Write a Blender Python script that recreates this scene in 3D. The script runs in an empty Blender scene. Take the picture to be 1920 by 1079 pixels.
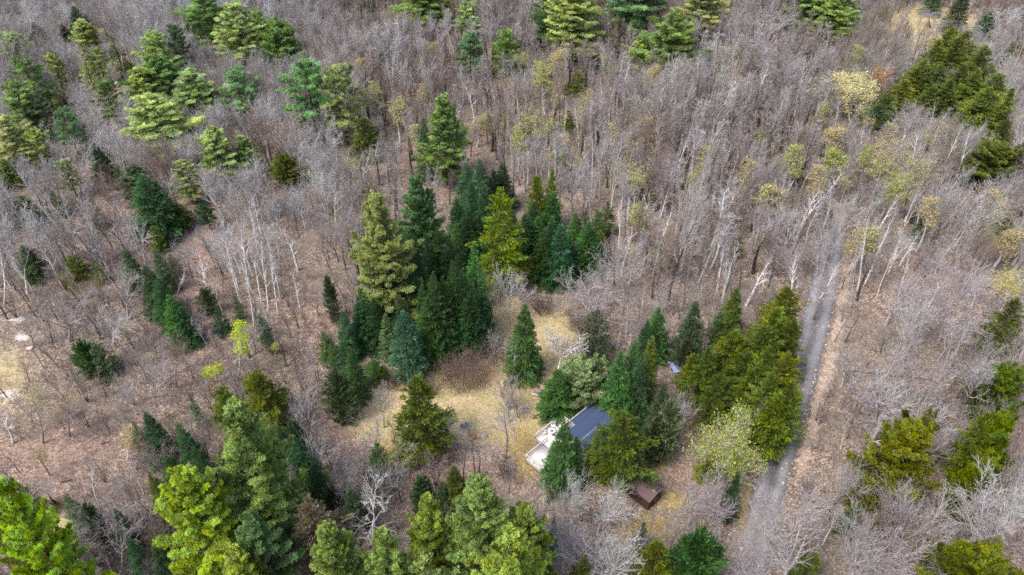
import bpy, math, random
import numpy as np
from mathutils import Vector, Matrix

# ------------------------------------------------------------------ camera, sky, sun, exposure
C = bpy.context.scene
TH = math.radians(40.0); FPX = 1450.0; HC = 103.0
cth, sth = math.cos(TH), math.sin(TH)
cam_d = bpy.data.cameras.new('camera'); cam = bpy.data.objects.new('camera', cam_d)
C.collection.objects.link(cam); C.camera = cam
cam.location = (0, 0, HC); cam.rotation_euler = (math.pi/2 - TH, 0, 0)
cam_d.sensor_width = 36; cam_d.lens = 36*FPX/1920; cam_d.clip_end = 9000; cam_d.clip_start = 0.5

SUN_EL, SUN_ROT = 56, 232
w = bpy.data.worlds.new('World'); C.world = w; w.use_nodes = True
nt = w.node_tree; bg = nt.nodes['Background']
sky = nt.nodes.new('ShaderNodeTexSky'); sky.sky_type = 'NISHITA'; sky.sun_disc = False
sky.sun_elevation = math.radians(SUN_EL); sky.sun_rotation = math.radians(SUN_ROT)
sky.air_density = 1.0; sky.dust_density = 4.0; sky.ozone_density = 1.0
nt.links.new(sky.outputs[0], bg.inputs[0]); bg.inputs[1].default_value = 0.145
sd = bpy.data.lights.new('sun', 'SUN'); sun = bpy.data.objects.new('sun', sd); C.collection.objects.link(sun)
sd.energy = 1.7; sd.angle = math.radians(20); sd.color = (1.0, 0.94, 0.86)
az = math.radians(SUN_ROT)                       # nishita: rotation measured from +Y, clockwise
sdir = Vector((math.sin(az)*math.cos(math.radians(SUN_EL)), math.cos(az)*math.cos(math.radians(SUN_EL)), math.sin(math.radians(SUN_EL))))
sun.rotation_euler = sdir.to_track_quat('Z', 'Y').to_euler(); sun.location = (0, 0, 200)
C.view_settings.view_transform = 'Standard'; C.view_settings.look = 'None'
C.view_settings.exposure = 0.93; C.view_settings.gamma = 1.0
C.cycles.max_bounces = 5; C.cycles.diffuse_bounces = 3; C.cycles.transmission_bounces = 3
C.cycles.use_denoising = False; C.cycles.filter_width = 1.65

# ------------------------------------------------------------------ pixel <-> world (1920x1079 photo pixels)
def at(x, y, z=0.0):
    dx = (x-960)/FPX; k = (539.5-y)/FPX
    d = (dx, cth + sth*k, -sth + cth*k); t = (z-HC)/d[2]
    return d[0]*t, d[1]*t
def proj(X, Y, Z):
    dep = Y*cth + (HC-Z)*sth; up = Y*sth + (Z-HC)*cth
    return 960 + FPX*X/dep, 539.5 - FPX*up/dep, dep
def z_for(Y, y):
    k = (539.5-y)/FPX
    return HC + Y*(k*cth - sth)/(cth + k*sth)
NADIR = 539.5 + FPX*cth/sth
def from_top(xt, yt, yb):
    """base on the ground and height of an upright tree whose top shows at xt,yt and foot at row yb"""
    xb = xt + (960-xt)*(yb-yt)/(NADIR-yt)
    X, Y = at(xb, yb); return X, Y, z_for(Y, yt)

# ------------------------------------------------------------------ materials
def new_mat(name):
    m = bpy.data.materials.new(name); m.use_nodes = True
    n = m.node_tree; n.nodes.clear(); out = n.nodes.new('ShaderNodeOutputMaterial')
    return m, n, out
def N(n, t, **k):
    a = n.nodes.new(t)
    for q, v in k.items(): setattr(a, q, v)
    return a
def mixc(n, fac, a, b, bt='MIX'):
    m = N(n, 'ShaderNodeMix', data_type='RGBA', blend_type=bt)
    for s, v in ((0, fac), (6, a), (7, b)):
        if isinstance(v, (int, float)): m.inputs[s].default_value = v
        elif isinstance(v, tuple): m.inputs[s].default_value = (*v, 1)[:4]
        else: n.links.new(v, m.inputs[s])
    return m.outputs[2]
def math_(n, op, a, b=0.0, c=0.0):
    m = N(n, 'ShaderNodeMath', operation=op)
    for i, v in enumerate((a, b, c)):
        if isinstance(v, (int, float)): m.inputs[i].default_value = v
        else: n.links.new(v, m.inputs[i])
    return m.outputs[0]
def ramp(n, fac, stops, interp='LINEAR'):
    r = N(n, 'ShaderNodeValToRGB'); r.color_ramp.interpolation = interp
    e = r.color_ramp.elements
    while len(e) > 1: e.remove(e[-1])
    e[0].position = stops[0][0]; e[0].color = (*stops[0][1], 1)
    for p, c in stops[1:]:
        q = e.new(p); q.color = (*c, 1)
    n.links.new(fac, r.inputs[0]); return r.outputs[0]
def noise(n, scale, detail=3, rough=.6, vec=None, out=0):
    t = N(n, 'ShaderNodeTexNoise'); t.inputs['Scale'].default_value = scale
    t.inputs['Detail'].default_value = detail; t.inputs['Roughness'].default_value = rough
    if vec is not None: n.links.new(vec, t.inputs['Vector'])
    return t.outputs[out]

def foliage_mat(name, transl=.34):
    m, n, out = new_mat(name)
    oi = N(n, 'ShaderNodeObjectInfo'); at_ = N(n, 'ShaderNodeAttribute', attribute_name='tint')
    sep = N(n, 'ShaderNodeSeparateColor'); n.links.new(at_.outputs['Color'], sep.inputs[0])
    v = math_(n, 'MULTIPLY_ADD', sep.outputs[0], 1.7, .22)
    hsv = N(n, 'ShaderNodeHueSaturation'); n.links.new(oi.outputs['Color'], hsv.inputs['Color'])
    n.links.new(v, hsv.inputs['Value'])
    n.links.new(math_(n, 'MULTIPLY_ADD', sep.outputs[1], -.03, .515), hsv.inputs['Hue'])
    n.links.new(math_(n, 'MULTIPLY_ADD', sep.outputs[1], .2, .95), hsv.inputs['Saturation'])
    # blue of the attribute: share of dead brown sprays
    dead = math_(n, 'GREATER_THAN', sep.outputs[2], .965)
    col = mixc(n, dead, hsv.outputs[0], (.20, .14, .08))
    d = N(n, 'ShaderNodeBsdfDiffuse'); t = N(n, 'ShaderNodeBsdfTranslucent')
    n.links.new(col, d.inputs[0]); n.links.new(col, t.inputs[0])
    mx = N(n, 'ShaderNodeMixShader'); mx.inputs[0].default_value = transl
    n.links.new(d.outputs[0], mx.inputs[1]); n.links.new(t.outputs[0], mx.inputs[2])
    g = N(n, 'ShaderNodeBsdfGlossy'); g.inputs['Roughness'].default_value = .5; g.inputs[0].default_value = (.8, .85, .9, 1)
    m2 = N(n, 'ShaderNodeMixShader'); m2.inputs[0].default_value = .012
    n.links.new(mx.outputs[0], m2.inputs[1]); n.links.new(g.outputs[0], m2.inputs[2])
    n.links.new(m2.outputs[0], out.inputs[0]); return m
def bark_mat(name, ramp_stops=None, birch=False):
    m, n, out = new_mat(name)
    oi = N(n, 'ShaderNodeObjectInfo'); tc = N(n, 'ShaderNodeTexCoord')
    ti = N(n, 'ShaderNodeAttribute', attribute_type='INSTANCER', attribute_name='tone')
    base = ramp(n, ti.outputs['Fac'], ramp_stops) if ramp_stops else oi.outputs['Color']
    f = noise(n, 2.2, 4, .7, tc.outputs['Object'])
    col = mixc(n, 1.0, base, ramp(n, f, [(.3, (.62, .62, .62)), (.7, (1.3, 1.3, 1.3))]), 'MULTIPLY')
    if birch:
        mp = N(n, 'ShaderNodeMapping'); mp.inputs['Scale'].default_value = (2, 2, 7); n.links.new(tc.outputs['Object'], mp.inputs[0])
        s = noise(n, 1.3, 2, .6, mp.outputs[0])
        col = mixc(n, ramp(n, s, [(.60, (0, 0, 0)), (.64, (1, 1, 1))]), col, (.09, .08, .075))
    d = N(n, 'ShaderNodeBsdfDiffuse'); n.links.new(col, d.inputs[0]); n.links.new(d.outputs[0], out.inputs[0])
    return m
M_FOL = foliage_mat('needles'); M_BUD = foliage_mat('spring_buds', .35)
M_BARK = bark_mat('bark'); M_BIRCH = bark_mat('birch_bark', birch=True)
GREYS = [(0, (.26, .24, .10)), (.07, (.30, .27, .15)), (.10, (.18, .145, .125)), (.25, (.26, .215, .19)), (.42, (.34, .30, .28)), (.58, (.31, .285, .28)), (.72, (.40, .385, .39)), (.85, (.38, .37, .37)), (1, (.54, .54, .53))]
M_STUFF_TRUNK = bark_mat('forest_trunk_bark', [(0, (.05, .04, .035)), (.35, (.08, .065, .06)), (.5, (.13, .115, .105)), (.5, (.16, .14, .13)), (.56, (.42, .40, .385)), (.64, (.13, .115, .11)), (.72, (.38, .365, .36)), (.84, (.62, .60, .57)), (1, (.74, .72, .70))])
M_STUFF_TWIG = bark_mat('forest_twig_bark', GREYS)
M_SAPL = bark_mat('sapling_bark', [(0, (.12, .09, .07)), (.4, (.22, .175, .155)), (.7, (.27, .235, .23)), (1, (.36, .335, .32))])

def simple_mat(name, col, rough=.8, var=.25, scale=3.0, metal=0.0, spec=.3):
    m, n, out = new_mat(name)
    tc = N(n, 'ShaderNodeTexCoord'); f = noise(n, scale, 5, .65, tc.outputs['Object'])
    a = tuple(c*(1-var) for c in col); b = tuple(min(1, c*(1+var)) for c in col)
    p = N(n, 'ShaderNodeBsdfPrincipled'); n.links.new(mixc(n, f, a, b), p.inputs['Base Color'])
    p.inputs['Roughness'].default_value = rough; p.inputs['Metallic'].default_value = metal
    p.inputs['Specular IOR Level'].default_value = spec
    n.links.new(p.outputs[0], out.inputs[0]); return m

# ------------------------------------------------------------------ objects, tagging
def mk(name, data, parent=None, loc=None):
    o = bpy.data.objects.new(name, data); C.collection.objects.link(o)
    if parent is not None: o.parent = parent
    if loc is not None: o.location = loc
    return o
def mesh_np(name, V, Q, mats, T=None, matidx=None, smooth=False):
    """V (n,3), Q (m,4) quads, T optional per-vertex tint (n,3)"""
    me = bpy.data.meshes.new(name)
    V = np.asarray(V, np.float32); Q = np.asarray(Q, np.int32)
    me.vertices.add(len(V)); me.vertices.foreach_set('co', V.ravel())
    k = Q.shape[1]
    me.loops.add(Q.size); me.loops.foreach_set('vertex_index', Q.ravel())
    me.polygons.add(len(Q)); me.polygons.foreach_set('loop_start', np.arange(0, Q.size, k, dtype=np.int32))
    for m in (mats if isinstance(mats, (list, tuple)) else [mats]): me.materials.append(m)
    if matidx is not None: me.polygons.foreach_set('material_index', np.asarray(matidx, np.int32))
    if smooth: me.polygons.foreach_set('use_smooth', np.ones(len(Q), bool))
    me.update(calc_edges=True)
    if T is not None:
        a = me.color_attributes.new('tint', 'FLOAT_COLOR', 'POINT')
        a.data.foreach_set('color', np.concatenate([T, np.ones((len(T), 1))], 1).astype(np.float32).ravel())
    return me
def tag(o, label=None, cat=None, group=None, kind=None):
    if label: o['label'] = label
    if cat: o['category'] = cat
    if group: o['group'] = group
    if kind: o['kind'] = kind
    return o

def tubes(S, sides=3):
    """S: array (n,8) p0 p1 r0 r1 -> V,Q"""
    S = np.asarray(S, float)
    if len(S) == 0: return np.zeros((0, 3)), np.zeros((0, 4), int)
    p0, p1, r0, r1 = S[:, :3], S[:, 3:6], S[:, 6], S[:, 7]
    d = p1-p0; d /= np.maximum(np.linalg.norm(d, axis=1, keepdims=True), 1e-6)
    ref = np.where(np.abs(d[:, 2:3]) < .95, np.array([[0, 0, 1.]]), np.array([[1., 0, 0]]))
    a = np.cross(d, ref); a /= np.linalg.norm(a, axis=1, keepdims=True); b = np.cross(d, a)
    ang = np.arange(sides)*2*np.pi/sides
    ring = a[:, None, :]*np.cos(ang)[None, :, None] + b[:, None, :]*np.sin(ang)[None, :, None]
    V = np.concatenate([p0[:, None]+ring*r0[:, None, None], p1[:, None]+ring*r1[:, None, None]], 1)   # n,2s,3
    i = np.arange(sides); j = (i+1) % sides
    q = np.stack([i, j, j+sides, i+sides], 1)
    Q = (np.arange(len(S))[:, None, None]*2*sides + q[None]).reshape(-1, 4)
    return V.reshape(-1, 3), Q
def join(parts):
    Vs, Qs, o = [], [], 0
    for V, Q in parts:
        Vs.append(V); Qs.append(np.asarray(Q)+o); o += len(V)
    return np.concatenate(Vs), np.concatenate(Qs)
def leaves(P, D, Nn, L, W):
    """rhombus sprays: base P, direction D, normal Nn, length L, width W (arrays)"""
    D = D/np.maximum(np.linalg.norm(D, axis=1, keepdims=True), 1e-6)
    S = np.cross(D, Nn); S /= np.maximum(np.linalg.norm(S, axis=1, keepdims=True), 1e-6)
    L = np.asarray(L)[:, None]; W = np.asarray(W)[:, None]
    V = np.stack([P, P+D*L*.55+S*W*.5, P+D*L, P+D*L*.55-S*W*.5], 1).reshape(-1, 3)
    Q = np.arange(len(P)*4).reshape(-1, 4)
    return V, Q

# ------------------------------------------------------------------ conifers
def conifer(seed, H=14., R=3., prof='spruce', dz=.42, nb=9, e0=-8, e1=48, droop=.12, dens=21., ll=.36, lw=.105,
            rag=.15, start=.05, trunk_r=.17):
    rs = np.random.RandomState(seed)
    P, D, Nn, L, W, T = [], [], [], [], [], []
    segs = [(0, 0, -.5, 0, 0, H*.5, trunk_r, trunk_r*.6), (0, 0, H*.5, 0, 0, H*.97, trunk_r*.6, .02)]
    z = H*start
    sect = rs.rand(6)*2*np.pi
    while z < H*.995:
        u = z/H
        if prof == 'spruce': pr = (1-u)**.80*min(1, .80+u*2.2)
        elif prof == 'dome': pr = (max(0, 1-u**1.8))**.6*min(1, .55+u*1.6)*(1+.10*math.sin(u*19+sect[0]))
        elif prof == 'fat': pr = (1-u)**.62*min(1, .6+u*1.6)
        elif prof == 'hemlock': pr = ((1-u)**.7)*min(1, .5+u*1.8)*(1+.18*math.sin(u*23+sect[0])+.12*math.sin(u*41+sect[1]))
        elif prof == 'thin': pr = (1-u)**.6*.9
        else: pr = (1-u)**.5*min(1, .45+1.6*u)
        Rw = R*pr+.12
        n = max(4, int(nb*(.6+.5*pr)))
        a0 = rs.rand()*6.28
        for b in range(n):
            az_ = a0+b*2*math.pi/n+rs.randn()*.25
            secmod = 1+.22*math.sin(az_*2+sect[2])*(prof in ('hemlock', 'broad', 'dome'))+.15*math.sin(az_*3+sect[3]+u*5)*(prof in ('hemlock', 'broad', 'dome'))
            Lb = Rw*secmod*np.clip(1+rs.randn()*rag, .5, 1.35)
            e = math.radians(e0+(e1-e0)*u**1.5+rs.randn()*6)
            zz = z+rs.randn()*dz*.35
            m = int(max(5, Lb*dens*rs.uniform(.7, 1.2)))
            t = np.sqrt(rs.rand(m))*.92+.04
            side = rs.choice([-1, 1], m)*rs.rand(m)**.8
            wd = (.10+.32*Lb*(1-t)**.8)*side*.55
            ca, sa = math.cos(az_), math.sin(az_)
            r = Lb*t*math.cos(e)
            h = zz+Lb*t*math.sin(e)-droop*Lb*t*t-np.abs(wd)*.18+rs.randn(m)*.05
            P.append(np.stack([ca*r-sa*wd, sa*r+ca*wd, h], 1))
            da = az_+np.sign(side)*rs.uniform(.15, .95, m)
            el = e-droop*2*t*.6+rs.randn(m)*.28
            D.append(np.stack([np.cos(da)*np.cos(el), np.sin(da)*np.cos(el), np.sin(el)], 1))
            nn = np.stack([rs.randn(m)*.45, rs.randn(m)*.45, np.ones(m)], 1); Nn.append(nn)
            sc = (.65+.35*min(1, Lb/1.2))
            L.append(ll*sc*rs.uniform(.6, 1.35, m)); W.append(lw*sc*rs.uniform(.6, 1.4, m))
            tb = np.clip(.5+rs.randn()*.17, 0, 1)
            T.append(np.stack([np.clip(tb+rs.randn(m)*.13, 0, 1), np.full(m, rs.rand()), rs.rand(m)*.97+(rs.rand() > .985)*.03], 1))
            segs.append((0, 0, zz, ca*Lb*.8*math.cos(e), sa*Lb*.8*math.cos(e), zz+Lb*.8*math.sin(e)-droop*Lb*.6, .03, .008))
        z += dz*rs.uniform(.8, 1.2)*(1-.35*u)
    # leader
    m = 14; t = rs.rand(m)
    P.append(np.stack([rs.randn(m)*.03, rs.randn(m)*.03, H*.955+t*H*.045], 1)); da = rs.rand(m)*6.28
    D.append(np.stack([np.cos(da)*.5, np.sin(da)*.5, np.full(m, .9)], 1)); Nn.append(rs.randn(m, 3)); L.append(np.full(m, ll*.6)); W.append(np.full(m, lw*.8))
    T.append(np.stack([np.full(m, .75), rs.rand(m), rs.rand(m)*.9], 1))
    V, Q = leaves(*[np.concatenate(a) for a in (P, D, Nn, L, W)])
    tint = np.repeat(np.concatenate(T), 4, 0)
    crown = mesh_np('crown_mesh', V, Q, M_FOL, tint)
    tv, tq = join([tubes(segs[:2], 7), tubes(segs[2:], 3)])
    return dict(crown=crown, trunk=mesh_np('trunk_mesh', tv, tq, M_BARK), H=float(np.percentile(V[:, 2], 99.8)), R=R)

def pine(seed, H=20., R=5., start=.18, dz=.85, nb=7, tuft=.48, rag=.2, dens=3.0, e0=-2, e1=48, blades=20, power=.62):
    rs = np.random.RandomState(seed)
    P, D, Nn, L, W, T = [], [], [], [], [], []
    lean = rs.randn(2)*.01
    segs = [(0, 0, -.6, 0, 0, H*.45, .26, .19), (0, 0, H*.45, lean[0]*H, lean[1]*H, H*.96, .19, .03)]
    z = H*start; ph = rs.rand(5)*6.28
    while z < H*.985:
        u = (z/H-start)/(1-start)
        pr = (1-u)**power*min(1, .62+u*1.5)*(1+.16*math.sin(u*17+ph[0]))
        n = max(3, int(round(nb*rs.uniform(.75, 1.2)*(1-.25*u)))); a0 = rs.rand()*6.28
        for b in range(n):
            a = a0+b*2*math.pi/n+rs.randn()*.28
            Lb = R*pr*(1+.2*math.sin(2*a+ph[1])+.12*math.sin(3*a+ph[2]+u*6))*np.clip(1+rs.randn()*rag, .45, 1.4)+.25
            e = math.radians(e0+(e1-e0)*u**1.3+rs.randn()*7)
            curve = rs.uniform(.05, .2)
            ca, sa = math.cos(a), math.sin(a); ox, oy = lean*z
            m = int(max(3, Lb*dens*(1.2+Lb*.22)))
            t = .32+.68*rs.rand(m)**.75
            side = (rs.rand(m)*2-1)*(.10+.42*Lb*(1-t*.75))*.62
            r = Lb*t*math.cos(e)
            h = z+Lb*t*math.sin(e)+curve*Lb*t*t-.1*np.abs(side)+rs.randn(m)*.12
            cen = np.stack([ox+ca*r-sa*side, oy+sa*r+ca*side, h], 1)
            pts = [(ox, oy, z)]
            for tt in (.5, .97):
                pts.append((ox+ca*Lb*tt*math.cos(e), oy+sa*Lb*tt*math.cos(e), z+Lb*tt*math.sin(e)+curve*Lb*tt*tt))
            segs.append((*pts[0], *pts[1], .055, .035)); segs.append((*pts[1], *pts[2], .035, .012))
            tb = np.clip(.5+rs.randn()*.16, 0, 1); th = rs.rand()
            k = blades
            cc = np.repeat(cen, k, 0); mk_ = len(cc)
            v = rs.randn(mk_, 3); v[:, 2] = np.abs(v[:, 2])*.9-.15
            v[:, 0] += ca*.75; v[:, 1] += sa*.75
            v /= np.linalg.norm(v, axis=1, keepdims=True)
            P.append(cc+v*.05); D.append(v); Nn.append(rs.randn(mk_, 3))
            s = np.repeat(rs.uniform(.75, 1.25, m), k)
            L.append(tuft*s*rs.uniform(.7, 1.2, mk_)); W.append(np.full(mk_, .10)*s)
            tt_ = np.repeat(np.clip(tb+rs.randn(m)*.13, 0, 1), k)
            T.append(np.stack([np.clip(tt_+rs.randn(mk_)*.07, 0, 1), np.full(mk_, th), np.repeat(rs.rand(m)*.97, k)], 1))
        z += dz*rs.uniform(.75, 1.25)*(1-.45*u)
    V, Q = leaves(*[np.concatenate(a) for a in (P, D, Nn, L, W)])
    tint = np.repeat(np.concatenate(T), 4, 0)
    crown = mesh_np('crown_mesh', V, Q, M_FOL, tint)
    tv, tq = join([tubes(segs[:2], 7), tubes(segs[2:], 3)])
    return dict(crown=crown, trunk=mesh_np('trunk_mesh', tv, tq, M_BARK), H=float(np.percentile(V[:, 2], 99.8)), R=R)

# ------------------------------------------------------------------ leafless trees
def bare(seed, H=14., style='forest', buds=0, bud_size=.16, twig_r=.013, mats=None, fine=1.0):
    rd = random.Random(seed); rs = np.random.RandomState(seed)
    big, mid_, fin, tips = [], [], [], []
    cfg = {  # trunk share, limbs, limb len share, limb angle, tropism, sub counts (lvl2, lvl3), wander
        'forest': dict(ts=.92, n=18, st=.38, ll=.27, ang=(28, 50), tr=.16, c2=6, c3=3, wd=.11, r=.0155),
        'pole':   dict(ts=.97, n=14, st=.50, ll=.18, ang=(22, 45), tr=.14, c2=5, c3=3, wd=.07, r=.0175),
        'maple':  dict(ts=.62, n=15, st=.24, ll=.52, ang=(30, 62), tr=.17, c2=7, c3=3, wd=.11, r=.019),
        'birch':  dict(ts=.98, n=15, st=.40, ll=.20, ang=(18, 40), tr=.13, c2=4, c3=3, wd=.08, r=.0150),
        'fork':   dict(ts=.45, n=5, st=.40, ll=.60, ang=(12, 30), tr=.10, c2=8, c3=4, wd=.08, r=.019),
        'round':  dict(ts=.50, n=20, st=.16, ll=.50, ang=(35, 85), tr=.06, c2=8, c3=6, wd=.13, r=.016),
        'apple':  dict(ts=.35, n=8, st=.45, ll=.70, ang=(35, 65), tr=.08, c2=7, c3=5, wd=.20, r=.030),
        'dead':   dict(ts=.95, n=26, st=.18, ll=.27, ang=(60, 100), tr=-.02, c2=5, c3=2, wd=.16, r=.014),
        'stems':  dict(ts=.95, n=9, st=.35, ll=.25, ang=(18, 35), tr=.12, c2=4, c3=3, wd=.08, r=.008),
    }[style]
    def perp(d):
        v = Vector((rd.gauss(0, 1), rd.gauss(0, 1), rd.gauss(0, 1))); v -= d*v.dot(d)
        return v.normalized()
    def grow(p, d, L, r, lvl, up):
        ns = (7, 5, 3, 2)[lvl]; pts = [p.copy()]; rr = [r]; d = d.normalized(); ds = [d]
        for i in range(ns):
            d = (d+perp(d)*cfg['wd']*(1+lvl*.5)*rd.uniform(.3, 1.3)+Vector((0, 0, up))).normalized()
            p = p+d*(L/ns); pts.append(p); ds.append(d)
            rr.append(max(twig_r*.55, r*(1-(i+1)/ns*(.88 if lvl else .93))))
        tgt = big if lvl == 0 else mid_ if lvl == 1 else fin
        for i in range(ns): tgt.append((*pts[i], *pts[i+1], rr[i], rr[i+1]))
        if lvl >= 2: tips.append((pts[-1], ds[-1], L)); 
        if lvl == 3: return
        if lvl == 0: n, st = cfg['n'], cfg['st']/cfg['ts']
        else: n, st = (cfg['c2'] if lvl == 1 else cfg['c3']), .22
        n = max(2, int(round(n*rd.uniform(.75, 1.25)*(fine if lvl else 1))))
        for k in range(n):
            t = min(.98, st+(1-st)*(k+rd.random())/n); x = t*ns; i = min(ns-1, int(x)); f = x-i
            q = pts[i].lerp(pts[i+1], f); dd = ds[i+1]
            if lvl == 0:
                an = math.radians(rd.uniform(*cfg['ang'])); ll = H*cfg['ll']*(1-.55*(t-st)/(1-st))*rd.uniform(.65, 1.25)
            else:
                an = math.radians(rd.uniform(25, 55)); ll = L*(.50 if lvl == 1 else .55)*(1-.5*t)*rd.uniform(.7, 1.35)+.15
            nd = (dd*math.cos(an)+perp(dd)*math.sin(an)).normalized()
            rl = max(twig_r, (rr[i]*(1-f)+rr[i+1]*f)*(.72 if lvl == 0 else .66))
            grow(q, nd, ll, rl, lvl+1, cfg['tr']*(1.0 if lvl == 0 else .6))
    nst = 1
    if style == 'stems': nst = 5
    for s in range(nst):
        d0 = Vector((rd.gauss(0, .03), rd.gauss(0, .03), 1)) if nst == 1 else Vector((math.cos(s*1.3)*.22, math.sin(s*1.3)*.22, 1))
        grow(Vector((0, 0, -.3)), d0, H*cfg['ts']*(1 if nst == 1 else rd.uniform(.75, 1)), H*cfg['r'], 0, .0)
    tv, tq = join([tubes(big, 6), tubes(mid_, 5)]) if mats else tubes(big, 6)
    parts = [tubes(fin, 3) if mats else join([tubes(mid_, 5), tubes(fin, 3)])]
    cm, bm = (mats or (M_BARK, M_BARK))
    cv, cq = parts[0]; midx = np.zeros(len(cq), int); T = np.zeros((len(cv), 3))+.5
    bud_mesh = None
    if buds:
        tp = np.array([t[0][:] for t in tips]); n = len(tp)*buds
        P = np.repeat(tp, buds, 0)+rs.randn(n, 3)*.22
        D = rs.randn(n, 3); V, Q = leaves(P, D, rs.randn(n, 3), rs.uniform(.6, 1.3, n)*bud_size, rs.uniform(.5, 1, n)*bud_size*.8)
        tt = np.stack([np.clip(.5+rs.randn(n)*.2, 0, 1), rs.rand(n), np.zeros(n)], 1)
        bud_mesh = mesh_np('bud_mesh', V, Q, M_BUD, np.repeat(tt, 4, 0))
    trunk = mesh_np('trunk_mesh', tv, tq, bm, smooth=True)
    crown = mesh_np('crown_mesh', cv, cq, cm)
    zs = np.concatenate([cv[:, 2], tv[:, 2]]); hr = np.percentile(np.hypot(cv[:, 0], cv[:, 1]), 93)
    return dict(crown=crown, trunk=trunk, buds=bud_mesh, H=float(zs.max()), R=float(hr), raw=(tv, tq, cv, cq))

def shrub(seed, H=2.5, R=2.5, stems=46, r=.014):
    rd = random.Random(seed); S = []
    for s in range(stems):
        a = rd.random()*6.28; rho = R*math.sqrt(rd.random())*.55
        p = Vector((math.cos(a)*rho, math.sin(a)*rho, -.15)); d = Vector((math.cos(a)*rho/R*.9+rd.gauss(0, .18), math.sin(a)*rho/R*.9+rd.gauss(0, .18), 1)).normalized()
        L = H*rd.uniform(.6, 1.05)
        for i in range(4):
            d = (d+Vector((rd.gauss(0, .14), rd.gauss(0, .14), .02))).normalized(); q = p+d*L/4
            S.append((*p, *q, r*(1-i*.18), r*(1-i*.18-.18)))
            for k in range(4 if i else 1):
                dd = (d+Vector((rd.gauss(0, .6), rd.gauss(0, .6), rd.gauss(.1, .35)))).normalized(); e = q+dd*rd.uniform(.3, .8)*H*.28
                S.append((*q, *e, r*.6, r*.35))
            p = q
    return tubes(S, 3)

random.seed(4); RS = np.random.RandomState(11)
PR = {}
PR['spruce'] = [conifer(s, 14, 2.9, 'spruce', rag=.12) for s in (1, 2, 3, 4)]
PR['fat'] = [conifer(21, 10, 3.2, 'fat', dz=.42, nb=10, dens=22, droop=.1, rag=.06, e0=2, e1=50, start=.02)]
PR['small'] = [conifer(s, 6, 1.7, 'spruce', dz=.34, nb=7, dens=20, ll=.28, lw=.10, rag=.18, start=.02, trunk_r=.08) for s in (31, 32, 33)]
PR['thin'] = [conifer(s, 11, 1.4, 'thin', dz=.5, nb=6, dens=20, ll=.34, rag=.25, trunk_r=.1) for s in (35, 36)]
PR['hemlock'] = [conifer(s, 15, 4.0, 'hemlock', dz=.5, nb=9, dens=21, ll=.42, lw=.13, e0=2, e1=58, droop=.16, rag=.24, start=.12) for s in (41, 42, 43, 44)]
PR['cedar'] = [conifer(s, 9, 3.4, 'broad', dz=.40, nb=10, dens=21, ll=.42, lw=.13, e0=18, e1=66, droop=.02, rag=.26, start=.03) for s in (51, 52)]
PR['dome'] = [pine(s, 9.5, 4.4, start=.05, dz=.55, nb=9, tuft=.27, rag=.16, dens=6, e0=8, e1=62, blades=16, power=.42) for s in (55, 56)]
PR['pine'] = [pine(s) for s in (61, 62, 63, 64)]
PR['pinebig'] = [pine(71, 24, 6.4, start=.10, dz=.8, nb=8, dens=3.1, power=.7, blades=26, tuft=.42), pine(72, 24, 6.8, start=.15, dz=.8, nb=8, dens=3.1, power=.6, blades=26, tuft=.42)]
PR['pineloose'] = [pine(s, 18, 4.2, start=.30, dz=.95, nb=6, dens=2.4, rag=.28, power=.5) for s in (81, 82, 83)]
PR['forest'] = [bare(s, 14, 'forest', twig_r=.025) for s in (101, 102, 103, 104)]
PR['pole'] = [bare(s, 15, 'pole', twig_r=.023) for s in (111, 112, 113)]
PR['maple'] = [bare(s, 13, 'maple', twig_r=.025) for s in (121, 122, 123)]
PR['crown'] = [bare(s, 13, 'maple', twig_r=.02, fine=1.4) for s in (125, 126)]
PR['bigfine'] = [bare(s, 9, 'round', twig_r=.02, fine=1.35) for s in (133,)]
PR['whitetree'] = [bare(s, 6, 'apple', twig_r=.026, fine=.75, mats=(M_BARK, M_BIRCH)) for s in (145, 146)]
PR['whiteround'] = [bare(s, 9, 'round', twig_r=.024, fine=.7, mats=(M_BARK, M_BIRCH)) for s in (137,)]
PR['round'] = [bare(s, 9, 'round', twig_r=.018) for s in (131, 132)]
PR['apple'] = [bare(s, 6, 'apple') for s in (141, 142)]
PR['dead'] = [bare(s, 12, 'dead', twig_r=.03) for s in (151, 152)]
PR['stems'] = [bare(s, 10, 'stems', twig_r=.015) for s in (161,)]
PR['birch'] = [bare(s, 15, 'birch', twig_r=.014, mats=(M_BARK, M_BIRCH)) for s in (171, 172, 173)]
PR['birchfork'] = [bare(s, 14, 'fork', twig_r=.014, mats=(M_BARK, M_BIRCH)) for s in (181, 182, 183)]
PR['budbirch'] = [bare(s, 13, 'fork', buds=8, bud_size=.2, mats=(M_BARK, M_BIRCH)) for s in (191, 192)]
PR['budthin'] = [bare(s, 12, 'birch', buds=9, bud_size=.2, mats=(M_BARK, M_BIRCH)) for s in (195, 196)]
PR['budmaple'] = [bare(s, 12, 'maple', buds=4, bud_size=.2) for s in (201, 202)]
PR['lime'] = [bare(s, 7, 'apple', buds=4, bud_size=.17, mats=(M_BARK, M_BIRCH), fine=1.25) for s in (207, 208)]
PR['budfull'] = [bare(205, 9, 'round', buds=12, bud_size=.2, mats=(M_BARK, M_BIRCH))]

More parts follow.
